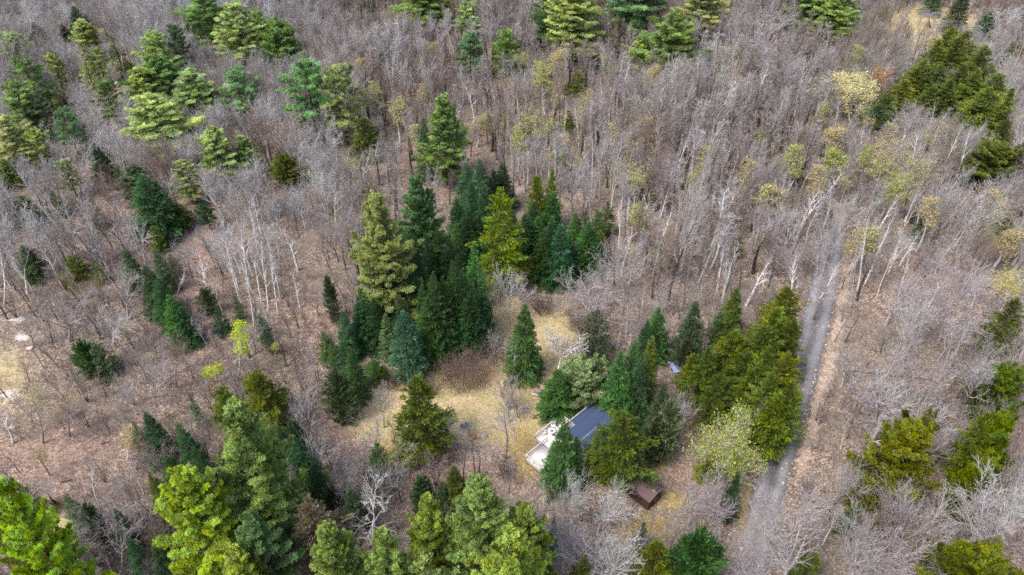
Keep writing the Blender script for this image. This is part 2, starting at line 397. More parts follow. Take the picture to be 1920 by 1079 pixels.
# ------------------------------------------------------------------ palette (real base colours)
COL = dict(
    dk=(.038, .096, .036), sp=(.060, .135, .036), bl=(.048, .120, .050), ol=(.138, .172, .020), og=(.105, .145, .024), bs=(.066, .155, .092),
    yo=(.165, .225, .026), pg=(.30, .385, .125), pm=(.195, .295, .075), pb=(.155, .265, .105), py=(.31, .39, .09), yy=(.38, .47, .07),
    gg=(.085, .135, .060), sg=(.20, .26, .13), br=(.36, .25, .17), sv=(.36, .39, .37), yg=(.36, .41, .10))
BARKC = dict(d=(.085, .068, .06), g=(.40, .375, .37), w=(.74, .72, .69), s=(.50, .49, .48), c=(.64, .58, .46), b=(.24, .18, .155), m=(.42, .375, .385), k=(.055, .045, .042))
TREES = []   # (root, look words, category name, px centre) for the labels
def build_tree(pr, name, X, Y, h, wr, rot, crown_col, bark_col, bud_col=None, lean=(0, 0), twig_col=None, z=0):
    root = mk(name, None, loc=(X, Y, z)); root.empty_display_size = .5
    sx = wr/pr['R']; sz = h/pr['H']
    root.scale = (sx, sx, sz)
    q = Matrix.Rotation(lean[0], 4, 'Y') @ Matrix.Rotation(lean[1], 4, 'X') @ Matrix.Rotation(rot, 4, 'Z')
    root.rotation_euler = q.to_euler()
    t = mk('trunk', pr['trunk'], root); t.color = (*bark_col, 1)
    c = mk('crown', pr['crown'], root); c.color = (*(crown_col or twig_col or bark_col), 1)
    if pr.get('buds') and bud_col:
        b = mk('buds', pr['buds'], root); b.color = (*bud_col, 1)
    return root
SIZE = {}
def size_word(h): return 'small' if h < 6 else 'young' if h < 9.5 else 'medium' if h < 15 else 'tall'
def reg(root, look, cat, X, Y, h, label=None):
    x, y, _ = proj(X, Y, h*.6); TREES.append([root, look, cat, x, y, label, h])

cnt = {}
def pick(kind):
    cnt[kind] = cnt.get(kind, -1)+1; return PR[kind][cnt[kind] % len(PR[kind])]
KW = {'spruce': 'spruce', 'fat': 'spruce', 'small': 'spruce', 'thin': 'spruce', 'hemlock': 'hemlock', 'cedar': 'cedar', 'pine': 'pine', 'pinebig': 'pine', 'pineloose': 'pine', 'dome': 'cedar'}
CW = dict(dk='dark green', sp='deep green', bl='blue green', bs='blue green', ol='olive', og='olive green', yo='yellow olive', pg='light green', pm='green', pb='bluish green',
          py='yellow green', yy='bright yellow', gg='grey green', sg='sage green', br='rust brown', sv='silvery', yg='lime green')
def flat_top(X, Y, h, wr, yt):
    lo, hi = .5, h
    for _ in range(24):
        m = (lo+hi)/2; c = proj(X, Y, m*.6); ext = math.hypot(wr*.8*sth, m*.4*cth)*FPX/c[2]
        if c[1]-ext > yt: lo = m
        else: hi = m
    return max(lo, wr*.5)
CONIFER_POS = []
def con(kind, col, xt, yt, yb, wpx, label=None, bark='d'):
    X, Y, h = from_top(xt, yt, yb)
    dep = proj(X, Y, h*.4)[2]; wr = wpx/2*dep/FPX*({'spruce': 1.30, 'small': 1.4, 'thin': 1.3, 'pinebig': .95, 'pine': 1.28, 'pineloose': 1.28, 'hemlock': 1.1}.get(kind, 1.12)*(.86 if kind == 'spruce' and X > 0 and yt > 560 else 1))
    if kind in ('dome', 'cedar'): h = flat_top(X, Y, h, wr, yt)
    rgb = np.array(COL[col])*(RS.uniform(.72, 1.5) if kind == 'spruce' else RS.uniform(.95, 1.15) if kind == 'pinebig' else RS.uniform(.82, 1.22))*np.array([RS.uniform(.93, 1.07), 1, RS.uniform(.93, 1.1)])*(1+RS.randn(3)*.04)
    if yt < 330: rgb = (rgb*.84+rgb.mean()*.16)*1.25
    r = build_tree(pick(kind), KW[kind]+'_tree', X, Y, h, wr, RS.rand()*6.28, tuple(rgb), BARKC[bark])
    reg(r, (CW[col], KW[kind]), 'tree', X, Y, h, label); CONIFER_POS.append((X, Y, wr, h)); return r
BARE_POS = []
def lean_tree(kind, base, top, wpx, bark, twig=None, bud=None, look='bare grey', name='bare_tree', label=None, noun='tree'):
    """base and top pixels of a stem; leans sideways as the photo shows"""
    X, Y = at(*base); h = z_for(Y, top[1]); h = max(h, 1.5)
    if kind in ('lime', 'crown', 'maple', 'round', 'bigfine', 'whitetree', 'whiteround', 'budmaple', 'budfull', 'apple', 'budbirch'): h = flat_top(X, Y, h, wpx/2*proj(X, Y, h)[2]/FPX, top[1])
    px, py, dep = proj(X, Y, h); Xt = (top[0]-960)*dep/FPX
    a = math.atan2(Xt-X, h); a = max(-.45, min(.45, a))
    wr = wpx/2*dep/FPX
    r = build_tree(pick(kind), name, X, Y, h/math.cos(a), wr, RS.rand()*6.28, None, BARKC[bark], COL.get(bud) if isinstance(bud, str) else bud, (a, 0), BARKC[twig or bark])
    reg(r, (look, noun), 'tree', X, Y, h, label); BARE_POS.append((X, Y, wr)); return r

# ------------------------------------------------------------------ ground
def ell(px, py, blobs):
    m = np.zeros_like(px)
    for (x, y, rx, ry) in blobs:
        m = np.maximum(m, np.exp(-(((px-x)/rx)**2+((py-y)/ry)**2)**1.3*.9))
    return m
ROAD_R = [(1400, 1290), (1421, 1180), (1441, 1079), (1454, 1010), (1471, 940), (1490, 877), (1509, 805), (1532, 720), (1563, 600), (1576, 520), (1584, 460), (1588, 420), (1590, 385)]
def smooth_line(pts, step=1.5):
    P = np.array(pts); out = []
    for i in range(len(P)-1):
        p0, p1, p2, p3 = P[max(0, i-1)], P[i], P[i+1], P[min(len(P)-1, i+2)]
        n = max(2, int(np.linalg.norm(p2-p1)/step))
        for t in np.arange(n)/n:
            out.append(.5*((2*p1)+(-p0+p2)*t+(2*p0-5*p1+4*p2-p3)*t*t+(-p0+3*p1-3*p2+p3)*t**3))
    out.append(P[-1]); return np.array(out)
rr_ = smooth_line([at(*p) for p in ROAD_R])
tg = np.gradient(rr_, axis=0); tg /= np.linalg.norm(tg, axis=1, keepdims=True)
nl = np.stack([-tg[:, 1], tg[:, 0]], 1)
RW = np.interp(np.arange(len(rr_)), [0, len(rr_)*.3, len(rr_)*.7, len(rr_)], [4.2, 5.6, 6.2, 4.4])
road_c = rr_+nl*(RW/2)[:, None]
def road_dist(X, Y):
    P = np.stack([X.ravel(), Y.ravel()], 1); d = np.full(len(P), 1e9)
    for c in road_c[::3]: d = np.minimum(d, np.hypot(P[:, 0]-c[0], P[:, 1]-c[1]))
    return d.reshape(X.shape)

def axis_(lo, hi, step, far):
    a = np.arange(lo, hi+step, step); k = np.array([10, 30, 80, 200, 500, 1200, far])
    return np.concatenate([(lo-k)[::-1], a, hi+k])
gx = axis_(-200, 230, 1.0, 4000); gy = axis_(10, 330, 1.0, 5000)
GX, GY = np.meshgrid(gx, gy)
pxx = 960+FPX*GX/np.maximum(GY*cth+HC*sth, 1); pyy = 539.5-FPX*(GY*sth-HC*cth)/np.maximum(GY*cth+HC*sth, 1)
rd_ = road_dist(GX, GY)
bump = .5*np.sin(GX*.11+1.3)*np.sin(GY*.09+.4)+.3*np.sin(GX*.31+GY*.17)+.25*np.sin(GX*.05-GY*.23+2)+.12*np.sin(GX*.9+GY*.7)*np.sin(GY*1.1-GX*.4)
yard = ell(pxx, pyy, [(1080, 830, 230, 170), (880, 770, 300, 140)])
GZ = -np.abs(bump)*.35*np.clip((rd_-2.5)/5, 0, 1)*(1-np.clip(yard*1.6, 0, 1))
grass = np.maximum(.55*ell(pxx, pyy, [(10, 700, 70, 75)]), ell(pxx, pyy, [(965, 790, 90, 45)]))
grass = np.maximum(grass, ell(pxx, pyy, [(850, 752, 195, 80), (740, 790, 85, 60), (960, 715, 90, 50), (1030, 630, 60, 60), (1725, 60, 130, 50), (110, 985, 80, 40), (1060, 700, 60, 50), (940, 590, 45, 60)]))
moss = ell(pxx, pyy, [(975, 828, 48, 48), (990, 872, 34, 34), (742, 835, 50, 26), (900, 822, 55, 14), (1000, 500, 30, 45), (1212, 990, 60, 40), (735, 870, 40, 20), (1075, 650, 30, 25), (1270, 940, 50, 20), (1225, 870, 30, 25), (665, 690, 16, 50), (820, 785, 60, 20), (1400, 960, 22, 60), (880, 700, 80, 22)])*.9
sand = ell(pxx, pyy, [(33, 600, 22, 9), (55, 652, 18, 7), (20, 740, 26, 14), (40, 630, 18, 12)])*.62
pink = ell(pxx, pyy, [(370, 560, 60, 150), (100, 860, 150, 90), (850, 900, 140, 50), (600, 590, 60, 50), (840, 300, 60, 60), (880, 600, 50, 60), (1180, 440, 60, 60), (1290, 850, 60, 60), (700, 640, 40, 20), (640, 800, 60, 60)])
gravel = ell(pxx, pyy, [(872, 800, 20, 10), (985, 772, 12, 24)])*.6
re_ = np.full(GX.size, 1e9); PP = np.stack([GX.ravel(), GY.ravel()], 1)
for c in rr_[::2]: re_ = np.minimum(re_, np.hypot(PP[:, 0]-c[0], PP[:, 1]-c[1]))
re_ = re_.reshape(GX.shape)
should = np.clip(1-np.abs(re_-1.3)/2.2, 0, 1)*(rd_ > 2.9)*(GX > np.interp(GY, rr_[:, 1], rr_[:, 0]))*np.clip((pyy-440)/60, 0, 1)*np.clip((930-pyy)/60, 0, 1)
ny, nx = GX.shape
idx = np.arange(nx*ny).reshape(ny, nx)
Q = np.stack([idx[:-1, :-1], idx[:-1, 1:], idx[1:, 1:], idx[1:, :-1]], -1).reshape(-1, 4)

m, n, out = new_mat('leaf_litter_ground')
tc = N(n, 'ShaderNodeTexCoord'); P_ = tc.outputs['Object']
def attr(nm): return N(n, 'ShaderNodeAttribute', attribute_name=nm).outputs['Fac']
def vor(scale, rnd=1.0):
    v = N(n, 'ShaderNodeTexVoronoi'); v.inputs['Scale'].default_value = scale; n.links.new(P_, v.inputs['Vector'])
    s = N(n, 'ShaderNodeSeparateColor'); n.links.new(v.outputs['Color'], s.inputs[0]); return s.outputs
v1 = vor(4.2); v2 = vor(2.1)
litter = ramp(n, v1[0], [(0, (.11, .075, .06)), (.25, (.20, .145, .12)), (.5, (.27, .205, .17)), (.72, (.34, .265, .22)), (.9, (.46, .37, .305)), (1, (.62, .53, .45))])
big = noise(n, .09, 4, .6, P_)
litter = mixc(n, ramp(n, big, [(.35, (0, 0, 0)), (.65, (1, 1, 1))]), litter, mixc(n, v1[1], (.13, .11, .085), (.31, .26, .22)))
litter = mixc(n, math_(n, 'MULTIPLY', attr('pink'), .6), litter, mixc(n, v1[0], (.21, .13, .105), (.47, .335, .27)))
mid = noise(n, .8, 4, .7, P_)
litter = mixc(n, 1.0, litter, ramp(n, mid, [(.3, (.66, .66, .68)), (.6, (1.1, 1.1, 1.1))]), 'MULTIPLY')
gcol = mixc(n, v2[0], mixc(n, v1[1], (.36, .29, .15), (.53, .43, .25)), mixc(n, v1[2], (.45, .33, .20), (.64, .50, .34)))
gcol = mixc(n, ramp(n, noise(n, .35, 4, .7, P_), [(.45, (0, 0, 0)), (.68, (1, 1, 1))]), gcol, mixc(n, v1[0], (.27, .27, .11), (.40, .38, .17)))
nz = noise(n, .6, 5, .75, P_)
def mask(nm, lo=.35, hi=.6):
    a = math_(n, 'ADD', attr(nm), math_(n, 'MULTIPLY_ADD', nz, 1.3, -.65))
    return ramp(n, a, [(lo, (0, 0, 0)), (hi, (1, 1, 1))])
col = mixc(n, mask('grass', .3, .62), litter, gcol)
mcol = mixc(n, v1[0], (.27, .20, .05), (.46, .37, .13)); mcol = mixc(n, math_(n, 'MULTIPLY', v2[1], .8), mcol, (.36, .26, .13))
col = mixc(n, mask('moss', .3, 1.0), col, mcol)
col = mixc(n, mask('should', .35, .8), col, mixc(n, v1[1], (.31, .23, .18), (.58, .46, .38)))
col = mixc(n, mask('sand', .35, .55), col, mixc(n, v1[1], (.50, .43, .38), (.78, .70, .63)))
col = mixc(n, mask('gravel', .35, .6), col, mixc(n, v1[1], (.15, .14, .15), (.42, .39, .40)))
spk = math_(n, 'GREATER_THAN', vor(4.6)[2], .975)
col = mixc(n, math_(n, 'MULTIPLY', spk, .5), col, (.66, .58, .47))
b = N(n, 'ShaderNodeBump'); b.inputs['Strength'].default_value = .9; b.inputs['Distance'].default_value = .25
n.links.new(math_(n, 'ADD', v1[0], math_(n, 'MULTIPLY', mid, 2.0)), b.inputs['Height'])
d = N(n, 'ShaderNodeBsdfDiffuse'); n.links.new(col, d.inputs[0]); n.links.new(b.outputs[0], d.inputs['Normal']); n.links.new(d.outputs[0], out.inputs[0])
me = mesh_np('ground_mesh', np.stack([GX, GY, GZ], -1).reshape(-1, 3), Q, m, smooth=True)
for nm, a in (('grass', grass), ('moss', moss), ('sand', sand), ('pink', pink), ('gravel', gravel), ('should', should)):
    t = me.attributes.new(nm, 'FLOAT', 'POINT'); t.data.foreach_set('value', a.astype(np.float32).ravel())
tag(mk('ground', me), kind='structure')
def gz(X, Y):
    i = np.clip(np.searchsorted(gx, X), 0, len(gx)-1); j = np.clip(np.searchsorted(gy, Y), 0, len(gy)-1); return float(GZ[j, i])

# road: raised gravel strip with worn tracks
K = 9; V, Tn = [], []
for i in range(len(rr_)):
    for k in range(K):
        u = k/(K-1)*2-1; e = RS.randn()*.13 if k in (0, K-1) else 0
        p = road_c[i]+nl[i]*(-u)*(RW[i]/2+e)
        V.append((p[0], p[1], .03+.07*(1-abs(u))**.5 - (.05 if abs(abs(u)-.5) < .2 else 0) - (.12 if k in (0, K-1) else 0))); Tn.append(u)
idx = np.arange(len(V)).reshape(-1, K)
Q = np.stack([idx[:-1, :-1], idx[:-1, 1:], idx[1:, 1:], idx[1:, :-1]], -1).reshape(-1, 4)[:, ::-1]
m, n, out = new_mat('gravel_road'); tc = N(n, 'ShaderNodeTexCoord'); P_ = tc.outputs['Object']
u = N(n, 'ShaderNodeAttribute', attribute_name='u').outputs['Fac']
tr = math_(n, 'ABSOLUTE', math_(n, 'SUBTRACT', math_(n, 'ABSOLUTE', math_(n, 'ADD', u, math_(n, 'MULTIPLY_ADD', noise(n, .25, 2, .5, P_), .4, -.2))), .45))
v1 = vor(6.0)
c1 = mixc(n, v1[0], (.18, .178, .188), (.30, .296, .315)); c2 = mixc(n, v1[0], (.105, .10, .103), (.19, .182, .188))
col = mixc(n, ramp(n, tr, [(.1, (0, 0, 0)), (.35, (1, 1, 1))]), c1, c2)
col = mixc(n, 1.0, col, ramp(n, noise(n, .3, 4, .7, P_), [(.3, (.8, .78, .78)), (.7, (1.15, 1.15, 1.17))]), 'MULTIPLY')
lv = vor(3.8)
edge = math_(n, 'MULTIPLY_ADD', math_(n, 'POWER', math_(n, 'ABSOLUTE', u), 4), -.1, .996)
col = mixc(n, math_(n, 'GREATER_THAN', lv[0], edge), col, (.62, .50, .40))
fdn = math_(n, 'ADD', attr('fade'), math_(n, 'MULTIPLY_ADD', noise(n, .5, 4, .7, P_), .9, -.45))
col = mixc(n, ramp(n, fdn, [(.35, (0, 0, 0)), (.65, (1, 1, 1))]), col, mixc(n, v1[1], (.24, .18, .15), (.42, .33, .27)))
d = N(n, 'ShaderNodeBsdfDiffuse'); n.links.new(col, d.inputs[0]); n.links.new(d.outputs[0], out.inputs[0])
me = mesh_np('road_mesh', V, Q, m, smooth=True)
yy_ = np.array([proj(c[0], c[1], 0)[1] for c in road_c]); fd = np.repeat(np.clip((455-yy_)/80, 0, 1)+.42*np.clip((yy_-870)/90, 0, 1), K); t = me.attributes.new('fade', 'FLOAT', 'POINT'); t.data.foreach_set('value', fd.astype(np.float32))
t = me.attributes.new('u', 'FLOAT', 'POINT'); t.data.foreach_set('value', np.array(Tn, np.float32))
tag(mk('gravel_road', me), kind='structure')

# ------------------------------------------------------------------ buildings and small objects
import bmesh
def box_vq(c, d, rot=0.0, tilt=None):
    x, y, z = (v/2 for v in d)
    v = np.array([(-x, -y, -z), (x, -y, -z), (x, y, -z), (-x, y, -z), (-x, -y, z), (x, -y, z), (x, y, z), (-x, y, z)])
    M = Matrix.Rotation(rot, 3, 'Z') @ (tilt or Matrix.Identity(3))
    v = v @ np.array(M).T + np.array(c)
    return v, np.array([(3, 2, 1, 0), (4, 5, 6, 7), (0, 1, 5, 4), (1, 2, 6, 5), (2, 3, 7, 6), (3, 0, 4, 7)])
def part(name, vqs, mat, parent=None, bevel=0):
    V, Q = join(vqs if isinstance(vqs, list) else [vqs])
    me = mesh_np(name+'_mesh', V, Q, mat)
    if bevel:
        bm = bmesh.new(); bm.from_mesh(me); bmesh.ops.bevel(bm, geom=bm.edges[:], offset=bevel, segments=2, affect='EDGES'); bm.to_mesh(me); bm.free()
    return mk(name, me, parent)
def bar(a, b, wd, ht):
    a = Vector(a); b = Vector(b); d = b-a; L = d.length
    M = d.to_track_quat('X', 'Z').to_matrix(); return box_vq((a+b)/2, (L, wd, ht), 0, M)
def prism(poly, z0, z1):
    """poly: list of (x,y,dz0,dz1 extra) counter-clockwise; returns bmesh-made arrays"""
    bm = bmesh.new(); n = len(poly)
    lo = [bm.verts.new((p[0], p[1], z0(p[0], p[1]) if callable(z0) else z0)) for p in poly]
    hi = [bm.verts.new((p[0], p[1], z1(p[0], p[1]) if callable(z1) else z1)) for p in poly]
    bm.faces.new(hi); bm.faces.new(lo[::-1])
    for i in range(n): bm.faces.new((lo[i], lo[(i+1) % n], hi[(i+1) % n], hi[i]))
    bmesh.ops.recalc_face_normals(bm, faces=bm.faces)
    return bm
def bm_part(name, bms, mat, parent):
    o = bmesh.new()
    for b in bms:
        t = bpy.data.meshes.new('t'); b.to_mesh(t); b.free(); o.from_mesh(t); bpy.data.meshes.remove(t)
    me = bpy.data.meshes.new(name+'_mesh'); o.to_mesh(me); o.free(); me.materials.append(mat); return mk(name, me, parent)

def striped(name, c0, c1, axis, freq, rough=.85, line=.12, spec=.3):
    m, n, out = new_mat(name); tc = N(n, 'ShaderNodeTexCoord')
    s = N(n, 'ShaderNodeSeparateXYZ'); n.links.new(tc.outputs['Object'], s.inputs[0])
    f = math_(n, 'FRACT', math_(n, 'MULTIPLY', s.outputs[axis], freq))
    nz_ = noise(n, 3, 5, .7, tc.outputs['Object'])
    col = mixc(n, nz_, tuple(c*.75 for c in c0), tuple(min(1, c*1.2) for c in c0))
    fl = N(n, 'ShaderNodeTexWhiteNoise', noise_dimensions='1D'); n.links.new(math_(n, 'FLOOR', math_(n, 'MULTIPLY', s.outputs[axis], freq)), fl.inputs['W'])
    col = mixc(n, 1.0, col, ramp(n, fl.outputs['Value'], [(0, (.86, .86, .86)), (1, (1.08, 1.08, 1.08))]), 'MULTIPLY')
    col = mixc(n, math_(n, 'LESS_THAN', f, line), col, c1)
    p = N(n, 'ShaderNodeBsdfPrincipled'); n.links.new(col, p.inputs['Base Color']); p.inputs['Roughness'].default_value = rough
    p.inputs['Specular IOR Level'].default_value = spec
    n.links.new(p.outputs[0], out.inputs[0]); return m
M_ROOF = striped('dark_slate_blue_shingles', (.048, .072, .145), (.036, .054, .11), 0, 3.4, .75, .10, .35)
M_TRIM = simple_mat('white_trim', (.74, .74, .74), .6, .12)
M_WALL = striped('weathered_grey_clapboard', (.42, .40, .38), (.2, .19, .18), 2, 6, .8)
M_GLASS = simple_mat('window_glass', (.05, .06, .07), .1, .1, spec=.6)
M_DECK = striped('weathered_deck_boards', (.74, .71, .70), (.36, .34, .34), 0, 7, .85)
M_RAIL = simple_mat('pale_rail_wood', (.70, .66, .63), .8, .2, 6)
M_SHED = striped('dark_brown_boards', (.075, .042, .03), (.02, .012, .01), 0, 6, .85)
M_SROOF = simple_mat('mauve_brown_shingles', (.125, .082, .092), .85, .2, 7)
M_WHITE = simple_mat('white_plastic', (.82, .82, .82), .45, .06)
M_GREYP = simple_mat('grey_metal', (.22, .23, .24), .5, .15)
M_STONE = simple_mat('field_stone', (.30, .29, .29), .9, .4, 5)
M_ASH = simple_mat('ash', (.10, .095, .095), .95, .5, 9)
M_RED = simple_mat('pink_red_canvas', (.72, .14, .16), .7, .2, 8)
M_LOG = simple_mat('grey_deadwood', (.33, .29, .27), .9, .35, 2)
M_LOGD = simple_mat('dark_deadwood', (.075, .06, .055), .9, .35, 2)
M_PLANK = simple_mat('mauve_brown_planks', (.30, .235, .25), .85, .15, 5)
M_BLUE = simple_mat('pale_blue_metal_roof', (.30, .37, .62), .45, .08, 3)
M_TARP = simple_mat('dark_blue_tarp', (.02, .04, .06), .35, .4, 3, spec=.5)

HA = (13.31, 87.78, 0.0); HROT = math.atan2(-.715, .70)      # local x = along e2 (south-east), local y = north-east
# local frame: x = t (towards SE), y = -s (s runs SW)
def house_root(name, loc, rot):
    o = mk(name, None, loc=loc); o.rotation_euler = (0, 0, rot); return o
H_ = house_root('cabin', HA, HROT)
tag(H_, 'low cabin with a dark blue grey roof between two conifers beside the white railed deck', 'cabin')
outline = [(0, 0), (0, -5.1), (1.3, -5.1), (1.3, -7.9), (6.4, -7.9), (6.4, -6.3), (8.6, -6.3), (8.6, 0)]
RT = 4.4
rz = lambda x, y: 3.35+.75*(1-abs(x-RT)/RT)
def split_roof(off0, off1):
    L = [(0, 0), (0, -5.1), (1.3, -5.1), (1.3, -7.9), (RT, -7.9), (RT, 0)]; R = [(RT, 0), (RT, -7.9), (6.4, -7.9), (6.4, -6.3), (8.6, -6.3), (8.6, 0)]
    return [prism(p, lambda x, y: rz(x, y)+off0, lambda x, y: rz(x, y)+off1) for p in (L, R)]
rf = bm_part('roof', split_roof(-.02, .14), M_ROOF, H_)
bm_part('roof_edge_trim', [b for b in ()] or [prism([(-.09, .02), (-.09, -5.2), (-.003, -5.2), (-.003, .02)], 3.22, 3.52)], M_TRIM, rf)
part('ridge_cap', [bar((RT, -1.9, rz(RT, 0)+.165), (RT, -7.7, rz(RT, 0)+.165), .09, .05), bar((RT, -1.9, rz(RT, 0)+.17), (7.0, -1.9, rz(7.0, 0)+.17), .05, .03), bar((5.4, -.1, rz(5.4, 0)+.17), (5.4, -1.9, rz(5.4, 0)+.17), .04, .03)],
     simple_mat('pale_ridge_metal', (.30, .34, .38), .6, .1), rf)
inn = [(.35, -.35), (.35, -4.8), (1.6, -4.8), (1.6, -7.6), (6.1, -7.6), (6.1, -6.0), (8.3, -6.0), (8.3, -.35)]
wl = bm_part('wall', [prism(inn, -.1, lambda x, y: rz(x, y)-.04)], M_WALL, H_)
bm_part('eave_trim', [prism([(6.40, -7.93), (6.50, -7.93), (6.50, -6.36), (6.40, -6.36)], 3.55, 3.85), prism([(8.603, -6.33), (8.69, -6.33), (8.69, .02), (8.603, .02)], 3.2, 3.5)], M_TRIM, H_)
def window(cx, cy, z, wdt, ht, along_x):
    f = .06; d = (wdt, .12, ht) if along_x else (.12, wdt, ht)
    wd = mk('window', None, H_); wd.location = (cx, cy, z)
    dx = (wdt/2, 0) if along_x else (0, wdt/2)
    fr = [box_vq((dx[0]*s, dx[1]*s, 0), (.08 if along_x else .13, .13 if along_x else .08, ht+.08)) for s in (-1, 1)]
    fr += [box_vq((0, 0, s*ht/2), ((wdt-.09) if along_x else .12, .12 if along_x else (wdt-.09), .08)) for s in (-1, 1)]
    part('frame', fr, M_TRIM, wd)
    part('pane', box_vq((0, 0, 0), ((wdt-.08) if along_x else .06, .06 if along_x else (wdt-.08), ht-.06)), M_GLASS, wd)
window(.33, -1.8, 1.9, 1.0, 1.1, False); window(.33, -3.6, 1.9, 1.0, 1.1, False); window(3.6, -7.62, 2.3, 1.2, 1.1, True); window(8.32, -2.4, 1.8, 1.2, 1.1, False); window(3.0, -.33, 1.9, 1.0, 1.0, True)
dr = part('door', box_vq((1.57, -6.3, 2.25), (.08, .95, 2.0)), simple_mat('door_paint', (.5, .48, .45), .6), H_)
part('handle', box_vq((1.50, -5.95, 2.2), (.06, .1, .05)), M_GREYP, dr)

D_ = house_root('railed_deck', HA, HROT)
tag(D_, 'pale grey wooden deck with white rails stepping along the cabin', 'deck')
part('floor', [box_vq((-.75, -7.35, 1.19), (4.0, 6.1, .10)), box_vq((-.33+1.05, -12.5, 1.19), (3.35, 4.16, .10))], M_DECK, D_)
part('skirt', [box_vq((-2.7, -7.35, .5), (.06, 6.0, 1.25)), box_vq((-.75, -4.34, .5), (3.8, .06, 1.25)), box_vq((-.75, -10.36, .5), (3.8, .06, 1.25)), box_vq((-.88, -12.5, .5), (.06, 4.1, 1.25)), box_vq((.74, -14.52, .5), (3.2, .06, 1.25))],
     simple_mat('grey_skirt', (.40, .38, .37), .9, .2), D_)
def railing(a, b, n):
    rl = part('railing', [bar((*a, 2.20), (*b, 2.20), .13, .05), bar((*a, 1.42), (*b, 1.42), .05, .08), bar((*a, 1.80), (*b, 1.80), .04, .07)], M_RAIL, D_)
    for k in range(n+1):
        t = k/n; part('post', box_vq((a[0]*(1-t)+b[0]*t, a[1]*(1-t)+b[1]*t, 1.70), (.10, .10, .94)), M_RAIL, rl)
railing((-2.72, -4.3), (-2.72, -10.4), 5); railing((-2.6, -4.3), (-.1, -4.3), 2)
railing((-.9, -9.6), (-.9, -14.5), 4); railing((-.8, -14.5), (2.3, -14.5), 2)

def chair_root():
    r = mk('deck_chair', None)
    part('seat', box_vq((0, 0, .40), (.58, .55, .07), 0, Matrix.Rotation(math.radians(-8), 3, 'Y')), M_WHITE, r, .015)
    part('backrest', [box_vq((-.33, k*.115, .72), (.04, .10, .78+(.08 if abs(k) < 2 else 0)), 0, Matrix.Rotation(math.radians(-18), 3, 'Y')) for k in (-2, -1, 0, 1, 2)], M_WHITE, r)
    for s in (-1, 1):
        part('armrest', box_vq((0, s*.34, .60), (.68, .12, .04)), M_WHITE, r, .01)
        for q in (-.24, .27): part('leg', box_vq((q, s*.32, .28), (.07, .05, .58)), M_WHITE, r)
    return r
tb = at(1035, 808, 1.95); proto = None
for k, ((px, py), lab) in enumerate((((1038, 797), 'white slatted chair at the rail side of the round deck table'), ((1021, 810), 'white chair nearest the open left end of the deck'),
                        ((1058, 794), 'white chair in the inner corner of the deck beside the roof'), ((1047, 804), 'white chair half hidden by the conifer at the round deck table'))):
    X, Y = at(px, py, 1.8)
    if proto is None: c = proto = chair_root()
    else:
        c = proto.copy(); C.collection.objects.link(c)
        for ch in proto.children: d = ch.copy(); C.collection.objects.link(d); d.parent = c
    c.location = (X, Y, 1.24); c.rotation_euler = (0, 0, math.atan2(tb[1]-Y, tb[0]-X))
    tag(c, lab, 'chair', 'white chairs round the deck table')
T_ = mk('round_table', None, loc=(*tb, 1.24)); tag(T_, 'round white table with a grey centre on the deck', 'table')
def disc(r0, r1, z0, z1, n=24):
    a = np.arange(n)*2*np.pi/n; rings = [(r0, z0), (r1, z0), (r1, z1), (r0, z1)]
    V = np.array([(r*math.cos(t), r*math.sin(t), z) for r, z in rings for t in a]); i = np.arange(n); j = (i+1) % n
    return V, np.concatenate([np.stack([i+a_*n, j+a_*n, j+b_*n, i+b_*n], 1) for a_, b_ in ((1, 0), (2, 1), (3, 2), (0, 3))])
part('tabletop', disc(.30, .62, .68, .73), M_WHITE, T_); part('centre_plate', disc(.01, .295, .67, .70), M_GREYP, T_)
for k in range(3):
    a = k*2.1; part('leg', bar((.1*math.cos(a), .1*math.sin(a), .67), (.42*math.cos(a), .42*math.sin(a), .0), .05, .05), M_WHITE, T_)

# shed
S_ = house_root('shed', (22.2, 70.2, 0), math.atan2(.69, .73)); tag(S_, 'dark brown garden shed with a mauve brown gable roof', 'shed')
Wd, Ln, eh, rh = 3.5, 4.8, 2.25, 2.95
def gable(x):return rh-(rh-eh)*abs(x)/(Wd/2)
part('wall', [], M_SHED, S_) if False else bm_part('wall', [prism([(-1.6, .18), (0, .18), (0, Ln-.2), (-1.6, Ln-.2)], -.1, lambda x, y: gable(x)-.02), prism([(0.002, .18), (1.6, .18), (1.6, Ln-.2), (0.002, Ln-.2)], -.1, lambda x, y: gable(x)-.02)], M_SHED, S_)
sr = bm_part('roof', [prism([(-Wd/2, 0), (0, 0), (0, Ln), (-Wd/2, Ln)], lambda x, y: gable(x), lambda x, y: gable(x)+.09), prism([(0.002, 0), (Wd/2, 0), (Wd/2, Ln), (0.002, Ln)], lambda x, y: gable(x), lambda x, y: gable(x)+.09)], M_SROOF, S_)
part('ridge_cap', bar((0, .05, rh+.10), (0, Ln-.05, rh+.10), .09, .04), simple_mat('pale_ridge', (.5, .45, .46), .7), sr)
dd = part('door', box_vq((.2, .15, .98), (1.0, .06, 1.9)), simple_mat('shed_door', (.10, .055, .035), .8), S_); part('handle', box_vq((.58, .09, 1.0), (.05, .05, .14)), M_GREYP, dd)
wn = part('window', box_vq((-1.62, 2.2, 1.45), (.05, .8, .6)), M_GLASS, S_); part('frame', [box_vq((-1.63, 2.2, 1.45+s*.33), (.07, .9, .06)) for s in (-1, 1)]+[box_vq((-1.628, 2.2+s*.42, 1.45), (.07, .06, .62)) for s in (-1, 1)], M_SHED, wn)

